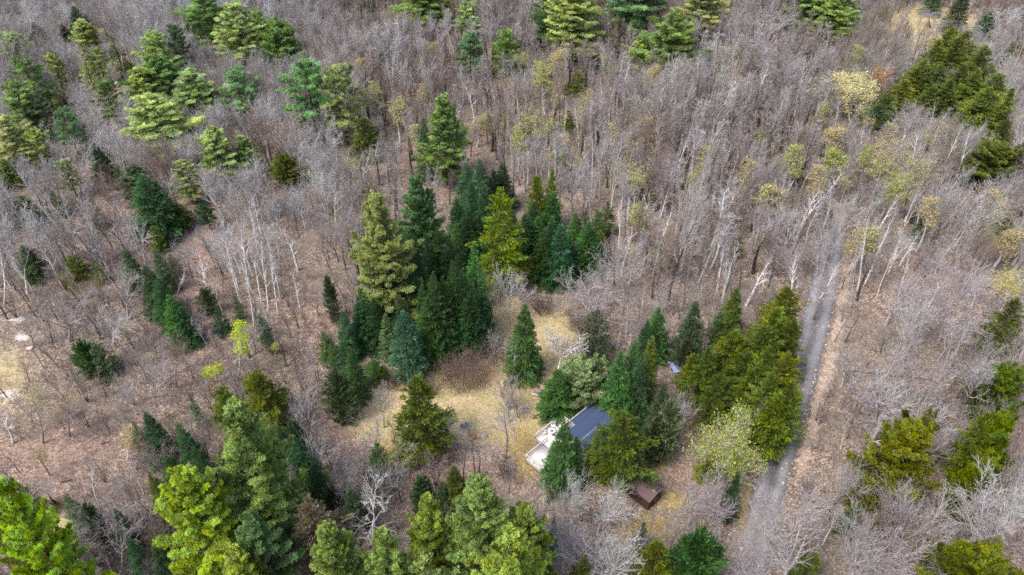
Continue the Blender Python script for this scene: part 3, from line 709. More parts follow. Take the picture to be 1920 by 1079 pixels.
# little outbuilding with pale blue roof
bx, by = at(1272, 686, 2.1)
B_ = house_root('outbuilding', (bx, by, 0), .35); tag(B_, 'small outbuilding with a pale blue roof glimpsed among the conifers behind the cabin', 'outbuilding')
bm_part('wall', [prism([(-1.1, -1.0), (1.1, -1.0), (1.1, 1.0), (-1.1, 1.0)], -.1, lambda x, y: 2.0+y*.12)], M_WALL, B_)
bm_part('roof', [prism([(-1.4, -1.3), (1.4, -1.3), (1.4, 1.3), (-1.4, 1.3)], lambda x, y: 2.02+y*.12, lambda x, y: 2.1+y*.12)], M_BLUE, B_)
part('door', box_vq((0, -1.02, .9), (.8, .05, 1.7)), M_PLANK, B_)

def rock(c, r, seed, mat, name='rock', parent=None, flat=.6):
    rs = np.random.RandomState(seed); bm = bmesh.new(); bmesh.ops.create_icosphere(bm, subdivisions=2, radius=1)
    k = rs.randn(4, 3)
    for v in bm.verts:
        f = 1+.16*math.sin(k[0] @ v.co*1.7)+.12*math.sin(k[1] @ v.co*2.6+1); v.co = Vector((v.co.x*f*r, v.co.y*f*r*.85, v.co.z*f*r*flat))
    me = bpy.data.meshes.new(name+'_mesh'); bm.to_mesh(me); bm.free(); me.materials.append(mat)
    for p in me.polygons: p.use_smooth = False
    return mk(name, me, parent, c)
fx, fy = at(872, 800)
fp = mk('fire_ring', None, loc=(fx, fy, 0)); tag(fp, 'ring of grey stones round dark ash on the lawn', 'fire pit')
for k in range(13):
    a = k/13*6.283; rock((math.cos(a)*.85, math.sin(a)*.85, .10), .2+.06*math.sin(k*3.1), 300+k, M_STONE, 'stone', fp)
part('ash_bed', disc(.01, .72, .01, .06, 18), M_ASH, fp)
for k, (px, py, r, lab) in enumerate(((908, 818, .5, 'low grey green boulder right of the stone fire ring'), (897, 812, .22, 'small pale stone just right of the fire ring'), (978, 767, .3, 'grey stone on bare soil left of the conifer by the deck'), (882, 792, .28, 'dark stone just behind the fire ring'))):
    X, Y = at(px, py); o = rock((X, Y, .08), r, 340+k, M_STONE, 'boulder'); tag(o, lab, 'rock', 'loose stones on the lawn')
# pink-red canvas seat
X, Y = at(890, 822); r_ = mk('camp_chair', None, loc=(X, Y, 0)); r_.rotation_euler = (0, 0, 2.2); tag(r_, 'small pinkish red canvas chair on the lawn below the fire ring', 'chair')
part('seat', box_vq((0, 0, .42), (.55, .55, .04), 0, Matrix.Rotation(.15, 3, 'Y')), M_RED, r_, .01)
part('backrest', box_vq((-.34, 0, .70), (.04, .55, .60), 0, Matrix.Rotation(-.35, 3, 'Y')), M_RED, r_, .01)
for sx in (-.25, .25):
    for sy in (-.25, .25): part('leg', bar((sx, sy, 0), (sx*.9, sy, .42), .03, .03), M_GREYP, r_)
# picnic table
X, Y = at(1008, 738); r_ = mk('picnic_table', None, loc=(X, Y, 0)); r_.rotation_euler = (0, 0, -.45); tag(r_, 'mauve brown plank table with a pale bench at the lawn edge behind the deck conifer', 'table')
part('tabletop', [box_vq((0, k*.19-.38, .74), (1.5, .17, .05)) for k in range(5)], M_PLANK, r_)
for s in (-1, 1):
    part('bench', box_vq((-.05, s*.78, .44), (1.5, .26, .05)), M_RAIL if s < 0 else M_PLANK, r_)
    part('leg', [bar((s*.55, -.6, 0), (s*.55, -.2, .7), .06, .08), bar((s*.55, .6, 0), (s*.55, .2, .7), .06, .08), bar((s*.55, -.85, .39), (s*.55, .85, .39), .05, .07)], M_PLANK, r_)
# tarp heap
X, Y = at(1358, 862)
V, Qs = [], []
a = np.linspace(0, 2*np.pi, 20, endpoint=False); rs = np.random.RandomState(5); nrm = 1+rs.randn(20)*.06
for k, (s, z) in enumerate(((1.15, 0), (1.05, .35), (.9, .8), (.6, 1.05), (.05, 1.15))):
    V += [(math.cos(t)*s*1.3*nrm[i], math.sin(t)*s*.95*nrm[i], z+rs.randn()*.05) for i, t in enumerate(a)]
i = np.arange(20); j = (i+1) % 20
for k in range(4): Qs.append(np.stack([i+k*20, j+k*20, j+(k+1)*20, i+(k+1)*20], 1))
o = mk('tarp_covered_heap', mesh_np('heap', V, np.concatenate(Qs), M_TARP, smooth=False), loc=(X, Y, -.05)); o.rotation_euler = (0, 0, .5)
tag(o, 'low heap under a dark blue tarp at the foot of the lime green birch', 'covered heap')

def log(p0, p1, r, mat, lab, seed=0):
    a = Vector((*at(*p0), 0)); b = Vector((*at(*p1), 0)); L = (b-a).length; rs = np.random.RandomState(seed+40)
    S = []; p = Vector((0, 0, r)); nseg = 6; dr_ = (b-a)/nseg
    for k in range(nseg):
        q = p+dr_+Vector((rs.randn()*.06, rs.randn()*.06, rs.rand()*.05)); S.append((*p, *q, r*(1-k*.1), r*(1-k*.1-.1)))
        if rs.rand() < .7: e = q+Vector((rs.randn(), rs.randn(), .5+rs.rand()))*.5; S.append((*q, *e, r*.3, r*.12))
        p = q
    V, Q = tubes(S, 7); o = mk('fallen_log', mesh_np('log', V, Q, mat), loc=(a.x, a.y, gz(a.x, a.y)+.02)); tag(o, lab, 'log', 'fallen logs on the forest floor')
for k, t in enumerate([((1144, 338), (1198, 390), .16, M_LOGD, 'long dark fallen trunk lying diagonally in the open leaf litter beyond the spruces'),
    ((1795, 1001), (1685, 983), .11, M_LOG, 'thin pale fallen stem left of the wide crowned tree at bottom right'),
    ((1740, 712), (1642, 702), .13, M_LOGD, 'dark fallen log across the leaf litter right of the road'),
    ((1650, 700), (1600, 698), .12, M_LOGD, 'short dark log nearer the road right of its bend'),
    ((1880, 597), (1842, 586), .13, M_LOGD, 'dark log left of the yellow budding tree at the right edge'),
    ((1860, 540), (1800, 538), .12, M_LOGD, 'straight dark log lying level above the open litter at right'),
    ((0, 540), (34, 508), .15, M_LOG, 'grey log behind the two white birches at the left edge'),
    ((0, 592), (50, 576), .09, M_LOGD, 'thin dark stem on the ground above the sandy patch'),
    ((116, 905), (140, 899), .14, M_LOGD, 'short dark log in pink litter above the forked dark tree'),
    ((190, 833), (208, 829), .12, M_LOGD, 'short dark log among the birches at lower left'),
    ((1352, 552), (1330, 640), .10, M_LOGD, 'slim dark stem lying below the tall dark trunk near the road'),
    ((664, 868), (640, 846), .12, M_LOG, 'pale log at the left rim of the lawn'),
    ((1590, 770), (1640, 778), .10, M_LOGD, 'dark branch on the litter beside the gravel road'),
    ((60, 655), (72, 640), .10, M_LOGD, 'short dark stick on the sandy patch at the left edge'),
    ((1690, 560), (1720, 552), .11, M_LOGD, 'dark log below the white birches right of the road')]): log(*t, seed=k)
# ------------------------------------------------------------------ conifers placed one by one: kind, colour, top x, top y, foot row, crown width (photo pixels)
CON = '''
pine pm 375 -20 95 82
pine pg 437 8 125 74
pineloose pm 475 18 125 38
dome pm 518 38 135 84
small dk 197 22 58 16
spruce dk 60 42 82 34
spruce dk 137 12 80 44
spruce dk 112 45 76 30
pineloose pm 40 108 220 54
pineloose py 92 100 175 28
small yo 104 158 196 30
small py 158 115 170 34
thin sp 208 66 128 26
small og 233 110 152 30
pine pg 280 60 165 52
pine pm 290 105 200 84
pine py 256 128 210 58
pineloose gg 323 46 150 34
pine pg 350 135 232 84
pineloose pb 438 130 228 68
pineloose pb 568 110 270 78
pineloose pg 630 123 272 66
pine pg 288 178 300 108
pine pg 395 240 345 66
cedar ol 530 285 350 66
spruce dk 173 268 336 40
pine pg 2 222 310 66
spruce og 4 298 345 44
small og 66 278 322 32
pineloose pg 175 90 160 38
pineloose py 60 240 310 36
pine pg 450 255 330 44
pineloose pg 115 300 370 36
pine pg 345 300 380 50
pine gg 250 312 375 60
thin dk 218 308 350 20
thin dk 146 234 298 22
pine pm 790 -35 58 96
pineloose pg 880 2 78 44
pineloose pb 880 60 150 50
cedar pm 948 55 140 64
pinebig pg 1080 -45 112 130
pine pb 1040 -30 100 66
pine pb 1200 -55 72 116
pinebig pg 1325 -45 80 112
pine pm 1268 22 150 88
pine py 1203 68 135 44
pinebig pm 1530 -50 60 104
pine pm 1580 -15 82 66
thin dk 695 2 40 15
thin dk 838 88 128 12
pinebig pm 828 182 348 102
spruce dk 793 222 335 40
hemlock og 680 220 300 66
small ol 1085 133 175 34
small ol 1064 203 242 30
spruce dk 1762 -30 28 34
spruce dk 1815 -25 60 40
pinebig pg 706 366 620 134
pinebig pb 780 332 525 96
spruce dk 875 306 402 48
spruce dk 899 300 415 52
spruce dk 925 318 402 42
spruce dk 942 306 392 46
spruce dk 882 338 455 44
spruce dk 908 350 470 46
spruce dk 855 372 470 46
hemlock yo 938 354 545 98
hemlock ol 1006 330 442 62
hemlock ol 1036 318 432 48
spruce sp 1036 362 455 48
spruce dk 1000 378 470 46
spruce sp 1010 408 485 50
spruce dk 1036 410 508 50
spruce bl 1052 423 532 56
spruce sp 1020 430 530 46
spruce sp 1105 418 512 60
small sp 1140 378 440 32
small sp 1122 393 462 34
small dk 1098 394 458 30
small og 1126 433 490 36
small gg 1075 455 520 40
thin dk 757 430 540 26
thin dk 773 430 540 26
spruce dk 752 468 590 44
spruce dk 779 458 600 48
spruce sp 818 428 540 46
spruce sp 855 420 545 50
spruce dk 877 388 490 48
spruce dk 840 445 560 46
spruce dk 800 440 560 42
spruce dk 736 500 620 46
spruce sp 716 492 620 48
spruce sp 889 458 640 58
spruce sp 868 505 655 50
spruce sp 800 560 672 56
spruce dk 905 545 650 40
spruce sp 960 395 480 44
spruce dk 985 400 490 46
spruce sp 1080 400 490 46
spruce dk 925 400 500 46
spruce sp 848 492 655 50
spruce sp 830 520 665 50
spruce sp 812 515 672 62
spruce sp 790 536 655 46
spruce dk 858 480 620 46
spruce dk 886 536 660 46
spruce dk 872 562 664 48
spruce dk 772 500 625 48
spruce gg 748 555 650 44
spruce gg 836 560 668 50
spruce dk 700 560 655 46
spruce dk 675 540 650 46
spruce gg 722 590 670 36
fat bs 755 588 706 78
spruce bl 642 582 668 40
small dk 657 620 672 26
small sp 606 622 672 28
small sp 622 640 690 28
small dk 640 640 708 34
spruce sp 655 652 748 40
spruce dk 668 570 652 40
cedar gg 626 690 790 66
small sp 700 676 708 36
small og 712 690 712 24
hemlock og 781 708 858 114
spruce sp 984 572 708 74
cedar gg 612 518 602 38
spruce sp 1046 694 780 74
dome sg 1095 668 762 100
dome sg 1130 676 756 70
spruce sp 1236 578 672 58
spruce dk 1215 600 690 46
spruce og 1224 632 745 50
spruce sp 1190 640 780 66
spruce sp 1165 660 790 66
spruce dk 1206 668 800 56
spruce sp 1176 700 800 50
spruce gg 1306 566 672 60
cedar gg 1292 630 700 56
spruce og 1383 540 655 52
small gg 1352 585 650 40
hemlock ol 1478 538 640 84
hemlock ol 1458 578 690 92
hemlock og 1436 612 720 104
hemlock ol 1380 622 720 96
hemlock og 1405 662 760 100
hemlock ol 1480 664 790 92
hemlock og 1488 716 850 78
hemlock ol 1462 740 850 84
hemlock og 1490 600 700 70
hemlock og 1420 690 790 90
hemlock og 1330 650 755 64
hemlock ol 1300 664 745 52
hemlock og 1352 700 800 66
hemlock og 1450 700 826 80
hemlock og 1445 650 790 80
spruce gg 1246 720 830 54
cedar gg 1238 770 868 56
cedar sg 1262 738 868 64
spruce sp 1059 792 914 76
spruce gg 1082 820 905 50
hemlock og 1173 776 905 116
thin ol 1122 806 900 30
pinebig pg 434 758 1030 176
pinebig yy 338 882 1100 165
hemlock ol 478 700 815 116
hemlock yo 414 726 800 60
pinebig yy -8 905 1185 128
pine py -60 890 1110 60
pine pb 466 968 1120 80
pine py 436 1030 1160 88
pinebig pg 610 988 1185 124
pinebig pg 715 998 1190 126
pinebig pg 900 902 1130 150
pinebig py 800 932 1100 100
pinebig py 985 950 1140 130
pinebig py 955 1000 1230 190
pine pg 790 1050 1190 80
spruce bl 273 775 868 48
small sp 250 793 862 28
spruce dk 335 796 905 50
spruce sp 310 856 930 44
spruce dk 362 840 940 44
spruce og 280 888 992 44
spruce dk 300 900 1010 40
thin dk 355 738 800 18
spruce dk 544 788 860 46
spruce dk 550 818 905 48
spruce dk 520 800 880 40
small gg 577 850 910 36
small sp 36 908 968 32
spruce gg 332 1020 1110 66
spruce gg 290 1010 1085 56
thin dk 512 980 1070 26
cedar gg 150 935 1020 52
hemlock gg 655 920 1000 60
spruce dk 215 955 1040 34
spruce gg 122 930 1000 40
spruce dk 90 1000 1070 40
spruce dk 240 1010 1080 40
small sp 706 832 905 44
cedar gg 787 886 965 58
spruce og 850 876 962 56
small dk 828 905 970 34
cedar gg 612 900 985 50
spruce dk 588 870 960 44
spruce og 1096 1046 1140 60
hemlock ol 1232 1016 1115 86
cedar sp 1325 972 1120 120
spruce dk 1385 885 968 40
small ol 1330 862 898 36
small dk 1208 980 1030 24
spruce dk 1040 970 1040 26
dome ol 1728 780 935 138
dome ol 1862 850 960 80
hemlock ol 1850 776 900 60
dome ol 1896 766 905 84
dome og 1900 676 780 86
dome ol 1862 1000 1140 150
hemlock og 1890 225 298 60
hemlock ol 1900 165 242 50
dome ol 1905 1040 1150 110
small og 1530 1040 1100 50
small sp 1606 950 992 36
small sp 1652 975 1010 20
hemlock og 1908 560 665 66
dome og 1880 262 350 100
hemlock ol 1786 52 118 66
hemlock ol 1800 70 150 60
hemlock og 1785 150 215 60
hemlock og 1752 160 215 54
hemlock ol 1835 130 205 60
spruce dk 1860 20 70 36
pineloose pg 15 60 120 44
pineloose pb 112 205 290 46
pineloose gg 60 175 265 46
pine pg 150 40 110 54
pineloose pm 190 150 240 44
pine pg 20 150 260 60
hemlock ol 1762 74 140 44
hemlock ol 1815 58 132 70
hemlock ol 1850 86 172 74
hemlock ol 1735 112 182 60
hemlock og 1765 122 195 76
hemlock ol 1700 150 205 56
hemlock ol 1722 128 185 50
hemlock yo 1640 190 232 40
hemlock og 1668 175 228 50
hemlock gg 1650 195 245 56
hemlock ol 1875 138 215 66
hemlock ol 1856 165 255 90
hemlock og 1832 200 250 56
hemlock og 1810 120 190 60
small og 1900 78 118 28
small dk 1735 406 450 24
small sp 1895 405 445 30
spruce dk 265 328 440 84
pineloose dk 380 383 430 30
hemlock og 330 383 430 46
thin og 286 424 470 26
small sp 96 358 405 26
small sp 170 374 425 24
small sp 40 368 415 44
small og 12 370 420 36
small sp 175 486 528 22
small og 130 480 520 38
spruce gg 40 460 522 44
spruce gg 270 498 590 50
spruce gg 232 470 540 40
spruce dk 292 528 610 44
spruce sp 316 555 640 50
spruce dk 334 582 645 44
small dk 318 478 520 24
spruce gg 290 470 545 36
small bl 405 578 622 28
small sp 440 556 602 20
small bl 487 594 636 26
cedar gg 380 538 588 40
cedar sp 145 634 700 56
small gg 175 640 700 40
small dk 505 635 660 14
small gg 1120 580 675 56
thin og 1228 354 392 16
thin og 1205 350 388 16
small og 1386 440 480 24
thin sp 1502 316 350 12
thin dk 1288 322 352 12
small gg 1560 395 430 20
small dk 1085 1058 1100 30
'''
LABELED = {(781, 708): 'lone olive green hemlock standing clear in the middle of the lawn', (755, 588): 'dense rounded blue green spruce with even layers at the lawn edge',
 (434, 758): 'largest light green pine, wide layered crown at lower left', (338, 882): 'bright yellow pine in front of the large light green pine', (-8, 905): 'huge bright yellow pine cut by the lower left edge',
 (1173, 776): 'full olive green hemlock between the cabin roof and the shed', (1059, 792): 'deep green conifer hiding the middle of the deck', (1048, 694): 'deep green cone shaped spruce behind the deck rail',
 (984, 572): 'deep green conifer with a bare silver tree in front, above the lawn', (938, 354): 'tall yellow olive hemlock standing out of the dark spruce clump', (706, 366): 'tall light green pine at the left of the dark spruce clump',
 (780, 332): 'bluish green pine with star shaped branches beside the tall light green pine', (1728, 780): 'broad round olive cedar in the leaf litter right of the road', (889, 458): 'deep green pointed spruce at the right front of the dark clump',
 (518, 38): 'dense round green conifer near the top left', (530, 285): 'olive conifer under a pale pink bare crown', (828, 182): 'tall green pine with a long side branch above the spruce clump', (265, 328): 'wide dark spruce with a black shaded foot at left',
 (612, 518): 'narrow grey green cedar alone on the leaf litter left of the spruce clump'}
for ln in CON.strip().splitlines():
    k, c, a, b, f, wd = ln.split(); a, b, f, wd = map(float, (a, b, f, wd))
    con(k, c, a, b, f, wd, LABELED.get((a, b)))
# rust brown dead conifers and silver ones
con('hemlock', 'br', 575, 932, 1060, 92, 'rust brown dying conifer among green pines at the bottom')
con('small', 'br', 352, 866, 925, 26, 'slim rust brown conifer top behind the bright yellow pine')
con('small', 'br', 634, 955, 1010, 30, 'small rust brown conifer right of the larger rust brown one')
con('spruce', 'sv', 1435, 748, 832, 38, 'pale silver spruce beside the gravel road')

# ------------------------------------------------------------------ single leafless trees and birches: kind, foot, top, width, bark, twig, buds, words
def LT(kind, b, t, wd, bark='g', twig=None, bud=None, look='bare grey', name='bare_tree', noun='tree', label=None):
    if bud and name == 'bare_tree': name = 'budding_tree'
    lean_tree(kind, b, t, wd, bark, twig, bud, look, name, label, noun)
CREAM = (.44, .38, .20); GOLD = (.40, .37, .18)
W = dict(bark='w', twig='m', look='white barked', name='birch_tree', noun='birch')
Wb = dict(bark='w', twig='m', look='budding', name='birch_tree', noun='birch', bud=CREAM)
Wy = dict(bark='w', twig='c', look='yellow budded', name='birch_tree', noun='birch', bud='yg')
LT('birchfork', (52, 550), (24, 418), 64, **W, label='leaning forked white birch by the left edge above the sandy patch')
LT('birch', (8, 570), (4, 424), 50, **W, label='straight white birch nearest the left edge')
for b, t in (((453, 568), (408, 442)), ((452, 555), (428, 458)), ((476, 612), (452, 448)), ((490, 565), (468, 452)), ((522, 590), (490, 452)), ((526, 560), (508, 428)), ((503, 580), (494, 470)), ((497, 540), (484, 440))):
    LT('birch', b, t, 32, **W)
for b, t, wd in (((422, 600), (382, 486), 42),): LT('birchfork', b, t, wd, bark='c', twig='c', look='yellowish forked', name='birch_tree', noun='birch')
LT('birch', (333, 565), (338, 498), 28, **W)
LT('birch', (722, 126), (720, 34), 30, **W); LT('birch', (772, 152), (770, 92), 24, **W); LT('birchfork', (857, 202), (856, 146), 30, **W)
LT('birchfork', (950, 255), (958, 138), 36, **W); LT('budbirch', (1030, 258), (1037, 128), 46, **Wb); LT('birch', (773, 170), (775, 112), 22, **W)
for b, t in (((1110, 275), (1135, 158)), ((1130, 252), (1142, 168)), ((1084, 282), (1078, 188)), ((1098, 280), (1092, 196)), ((1118, 262), (1110, 182)), ((1060, 262), (1052, 182))): LT('birch', b, t, 26, **W)
LT('budthin', (975, 335), (974, 240), 30, **Wy); LT('budbirch', (1030, 340), (1030, 256), 66, **Wb, label='pale budding birch with a rounded crown behind the hemlocks'); LT('budbirch', (1085, 340), (1100, 276), 50, **Wy)
LT('budthin', (1066, 330), (1060, 280), 26, **Wy); LT('budthin', (895, 275), (898, 212), 30, bark='g', twig='m', bud=GOLD, look='golden budded')
LT('budthin', (662, 372), (660, 302), 28, **Wy)
for b, t, wd in (((1398, 232), (1436, 112), 34), ((1300, 250), (1315, 170), 22), ((1490, 218), (1522, 108), 44), ((1497, 215), (1518, 160), 30), ((1610, 135), (1624, 84), 30), ((1380, 335), (1412, 250), 34), ((1370, 340), (1394, 252), 24), ((1765, 325), (1802, 228), 24),
                 ((1785, 345), (1832, 238), 34), ((1730, 285), (1757, 188), 22), ((1625, 305), (1637, 232), 20), ((1455, 275), (1482, 160), 26), ((1650, 352), (1668, 270), 30), ((1520, 330), (1532, 262), 24), ((1330, 300), (1350, 232), 22), ((1350, 345), (1366, 262), 26)):
    LT('birch', b, t, wd, **W)
LT('birchfork', (1662, 370), (1706, 222), 58, **W, label='tallest forked white birch at right, yellow haze behind it')
LT('budbirch', (1655, 345), (1690, 250), 70, **Wb); LT('budthin', (1546, 365), (1578, 272), 40, **Wy); LT('budbirch', (1335, 310), (1345, 245), 58, bark='g', twig='m', bud=GOLD, look='golden budded')
LT('budmaple', (1222, 300), (1240, 210), 84, bark='g', twig='m', bud=CREAM, look='pale yellow budding'); LT('budmaple', (1240, 340), (1250, 282), 50, bark='g', twig='m', bud=CREAM, look='pale yellow budding')
LT('budfull', (1592, 226), (1594, 134), 108, bark='c', twig='c', bud=(.62, .58, .34), look='round cream', name='bare_tree', label='round cream coloured tree with a yellow top right of centre')
LT('budmaple', (1640, 205), (1640, 132), 66, bark='b', twig='b', bud=(.45, .24, .10), look='rust orange budding', label='rust orange budding tree behind the round cream tree')
LT('budmaple', (535, 320), (532, 222), 82, bark='m', twig='m', bud=(.46, .36, .28), look='pale pink topped')
for b, t, wd in (((1594, 576), (1632, 374), 40), ((1608, 545), (1640, 400), 34), ((1645, 552), (1682, 432), 30), ((1684, 558), (1712, 446), 26), ((1622, 532), (1682, 388), 34), ((1590, 534), (1612, 452), 22), ((1625, 440), (1640, 372), 40)):
    LT('birch' if wd < 36 else 'birchfork', b, t, wd, **W)
LT('birchfork', (1576, 842), (1613, 724), 44, **W, label='white birch standing alone close to the right side of the road')
LT('birch', (1225, 517), (1258, 366), 36, **W, label='tall slender white birch between the spruces and the road')
LT('whiteround', (961, 606), (962, 490), 88, bark='w', twig='s', look='silver', label='silver white tree with a spreading crown at the front of the dark clump')
LT('whitetree', (985, 716), (988, 628), 96, bark='w', twig='s', look='silver', label='low silver grey bare tree in front of the conifer above the lawn')
LT('whitetree', (1040, 726), (1066, 608), 92, bark='w', twig='s', look='white', label='leaning white tree with a wide fork above the deck conifer', name='birch_tree')
LT('birchfork', (1158, 655), (1178, 550), 56, **W); LT('birch', (1175, 625), (1172, 560), 30, **W); LT('birch', (1137, 668), (1140, 630), 10, **W)
LT('round', (1110, 604), (1098, 500), 130, bark='m', twig='m', look='low spreading grey', label='low wide grey tree with long drooping limbs right of the lawn path')
LT('round', (1175, 565), (1180, 432), 120, bark='g', twig='g'); LT('forest', (1254, 562), (1282, 345), 88, bark='k', twig='g', look='dark trunked', label='tall tree with a thick dark trunk left of the road')
LT('maple', (1125, 640), (1130, 530), 84, bark='g', twig='m')
for b, t, wd in (((895, 898), (905, 782), 118), ((946, 864), (966, 752), 66)): LT('birchfork' if wd > 100 else 'forest', b, t, wd, bark='b', twig='m', look='thin dark')
LT('pole', (868, 898), (874, 812), 26, bark='k', twig='b', look='thin dark'); LT('pole', (891, 898), (888, 800), 24, bark='k', twig='b', look='thin dark')
LT('dead', (700, 1010), (700, 858), 130, bark='s', twig='s', look='dead silver', name='dead_tree', label='dead silver tree with curling branches below the left of the lawn')
LT('dead', (695, 650), (694, 585), 40, bark='s', twig='s', look='dead silver', name='dead_tree'); LT('dead', (735, 610), (730, 550), 36, bark='s', twig='g', look='dead silver', name='dead_tree')
LT('lime', (1345, 893), (1334, 776), 104, bark='w', twig='w', bud='yg', look='lime budded', name='birch_tree', noun='birch', label='large lime green budding birch with white limbs beside the road')
LT('lime', (1362, 885), (1386, 772), 96, bark='w', twig='w', bud='yg', look='lime budded', name='birch_tree', noun='birch')
LT('lime', (1385, 915), (1408, 830), 84, bark='w', twig='c', bud='yg', look='lime budded', name='birch_tree', noun='birch')
LT('budthin', (445, 712), (446, 612), 44, bark='s', twig='c', bud=(.46, .56, .06), look='lime green', label='bright lime green young tree left of the spruce clump')
LT('budthin', (386, 722), (388, 686), 18, bark='s', twig='c', bud=(.46, .56, .06), look='lime green'); LT('budthin', (414, 722), (415, 680), 24, bark='s', twig='c', bud=(.46, .50, .08), look='lime green'); LT('budthin', (515, 665), (515, 642), 14, bark='s', twig='c', bud=(.46, .50, .08), look='lime green')
LT('budbirch', (1905, 600), (1900, 500), 70, bark='g', twig='c', bud=(.48, .44, .10), look='yellow budded', label='yellow budding tree at the right edge halfway down')
for b, t, wd in (((255, 895), (228, 838), 22), ((270, 925), (248, 858), 24), ((190, 952), (150, 846), 44), ((24, 830), (12, 766), 44), ((220, 985), (204, 938), 16), ((190, 1038), (163, 972), 22), ((172, 1054), (150, 1000), 20), ((216, 1085), (198, 1042), 18), ((118, 1075), (104, 1040), 18), ((232, 955), (230, 905), 14), ((244, 965), (234, 915), 16)):
    LT('birch', b, t, wd, **W)
LT('budthin', (240, 862), (228, 805), 40, **Wb)
for x, y, t_, wd in ((80, 830, 726, 70), (130, 815, 722, 52), (60, 800, 728, 56)): LT('budmaple', (x, y), (x-4, t_), wd, bark='b', twig='m', bud=CREAM, look='pale yellow budding')
LT('apple', (106, 944), (84, 870), 80, bark='k', twig='m', look='dark forked'); 
BIGB = '''maple 1470 1110 1512 915 200 g g
maple 1590 1090 1600 930 120 m g
round 1845 1030 1868 868 190 s s
maple 1640 1002 1680 895 104 g m
maple 1595 960 1605 860 96 g g
forest 1632 862 1705 690 150 b g
maple 1702 850 1735 705 130 g s
forest 1796 790 1862 640 110 b g
maple 1800 900 1815 800 90 m g
maple 1760 1100 1780 990 120 m g
maple 1690 1120 1700 1010 110 m m
maple 1062 990 1078 862 96 g s
maple 1120 1000 1138 895 110 m s
maple 1150 1110 1172 960 160 m s
maple 1078 1065 1060 940 100 g m
maple 1010 1020 1000 920 96 m m
maple 640 970 622 850 90 g g
maple 205 1020 190 905 90 g m
maple 240 980 226 870 70 b m
maple 255 880 262 800 70 b b
maple 585 820 570 700 80 b m
maple 1290 985 1300 880 110 m m
maple 1350 1010 1350 905 100 g m
maple 1270 820 1280 735 60 g s
maple 1660 610 1700 500 110 m m
maple 1760 640 1790 460 150 m m
maple 1540 520 1570 400 70 g g
maple 1450 480 1465 380 90 g m
maple 1500 540 1478 440 80 m m
round 870 695 868 648 110 b b
apple 1635 44 1652 5 62 k m
apple 1745 52 1752 15 44 k m
maple 1555 170 1560 92 70 m g
maple 1440 120 1430 30 130 m g
maple 1700 140 1690 60 80 m g
maple 930 75 925 12 84 m m
round 1240 190 1245 125 110 b m
maple 1870 150 1895 90 70 s s
maple 1850 135 1862 75 60 s s
apple 1860 82 1890 10 70 s s
maple 1860 420 1885 330 120 g g
maple 215 650 205 560 90 g s
maple 240 600 232 500 90 g g
maple 130 640 110 540 90 m m
maple 290 745 285 650 80 b m
maple 330 700 345 620 60 b b
maple 190 250 170 160 80 g m
maple 60 110 40 20 90 m m
maple 200 330 190 230 80 g s
maple 150 360 140 250 70 s s
maple 320 410 318 320 80 s s
round 405 360 404 300 60 s s
maple 680 345 682 278 62 s s'''
for ln in BIGB.splitlines():
    k, *v = ln.split(); v, cc = list(map(float, v[:5])), v[5:]
    k = 'crown' if k == 'maple' and v[4] >= 96 else k; k = 'bigfine' if k == 'round' and v[4] > 150 else k
    LT(k, (v[0], v[1]), (v[2], v[3]), v[4], bark=cc[0], twig=cc[1], look={'g': 'grey', 'm': 'mauve grey', 's': 'silvery', 'b': 'brown', 'k': 'dark'}[cc[1] if cc[0] != 'k' else 'k']+' crowned')
rb = np.random.RandomState(9); nb_ = 0
while nb_ < 85:
    x = rb.uniform(600, 1900); y = rb.uniform(80, 600)
    if (x < 1140 and y > 300) or (x > 1540 and x < 1600 and y > 400) or (x > 1650 and y < 260) or (1200 < x < 1340 and y < 190): continue
    X, Y = at(x, y)
    if any(math.hypot(X-a, Y-b) < c+1.0 for a, b, c, d in CONIFER_POS) or any(math.hypot(X-a, Y-b) < 2.5 for a, b, c in BARE_POS): continue
    hh = rb.uniform(8.5, 13.5); t = proj(X, Y, hh); up = proj(X, Y, hh)
    LT('birch' if rb.rand() < .85 else 'birchfork', (x, y), (t[0]+rb.randn()*6+(6 if x > 1300 else 0), t[1]), hh*.21*2*FPX/t[2], **(W if rb.rand() < .8 else Wb)); nb_ += 1
while nb_ < 117:
    x, y = (rb.uniform(380, 570), rb.uniform(430, 620)) if nb_ % 2 else (rb.uniform(-5, 330), rb.uniform(330, 560))
    if 345 < x < 400 or (x < 120 and y > 570): continue
    X, Y = at(x, y)
    if any(math.hypot(X-a, Y-b) < c+.5 for a, b, c, d in CONIFER_POS) or any(math.hypot(X-a, Y-b) < 1.8 for a, b, c in BARE_POS): continue
    hh = rb.uniform(8, 13); t = proj(X, Y, hh)
    LT('birch', (x, y), (t[0]-rb.uniform(0, 12), t[1]), hh*.22*2*FPX/t[2], **W); nb_ += 1
ny_ = 0
while ny_ < 72:
    x = rb.uniform(560, 1880); y = rb.uniform(150, 520)
    if (x < 1140 and y > 330) or (x > 1650 and y < 260): continue
    X, Y = at(x, y)
    if any(math.hypot(X-a, Y-b) < c+1.0 for a, b, c, d in CONIFER_POS) or any(math.hypot(X-a, Y-b) < 2.0 for a, b, c in BARE_POS): continue
    hh = rb.uniform(9, 14.5); t = proj(X, Y, hh); k = ('budthin', 'budbirch', 'budthin', 'budbirch')[rb.randint(4)]
    cb, lk = ((CREAM, 'pale yellow budding'), (GOLD, 'golden budded'), ((.36, .38, .14), 'yellow green budding'))[rb.randint(3)]
    LT(k, (x, y), (t[0], t[1]), hh*(.2 if k == 'budthin' else .34)*2*FPX/t[2], bark='s' if k != 'budmaple' else 'g', twig='m', bud=cb, look=lk); ny_ += 1
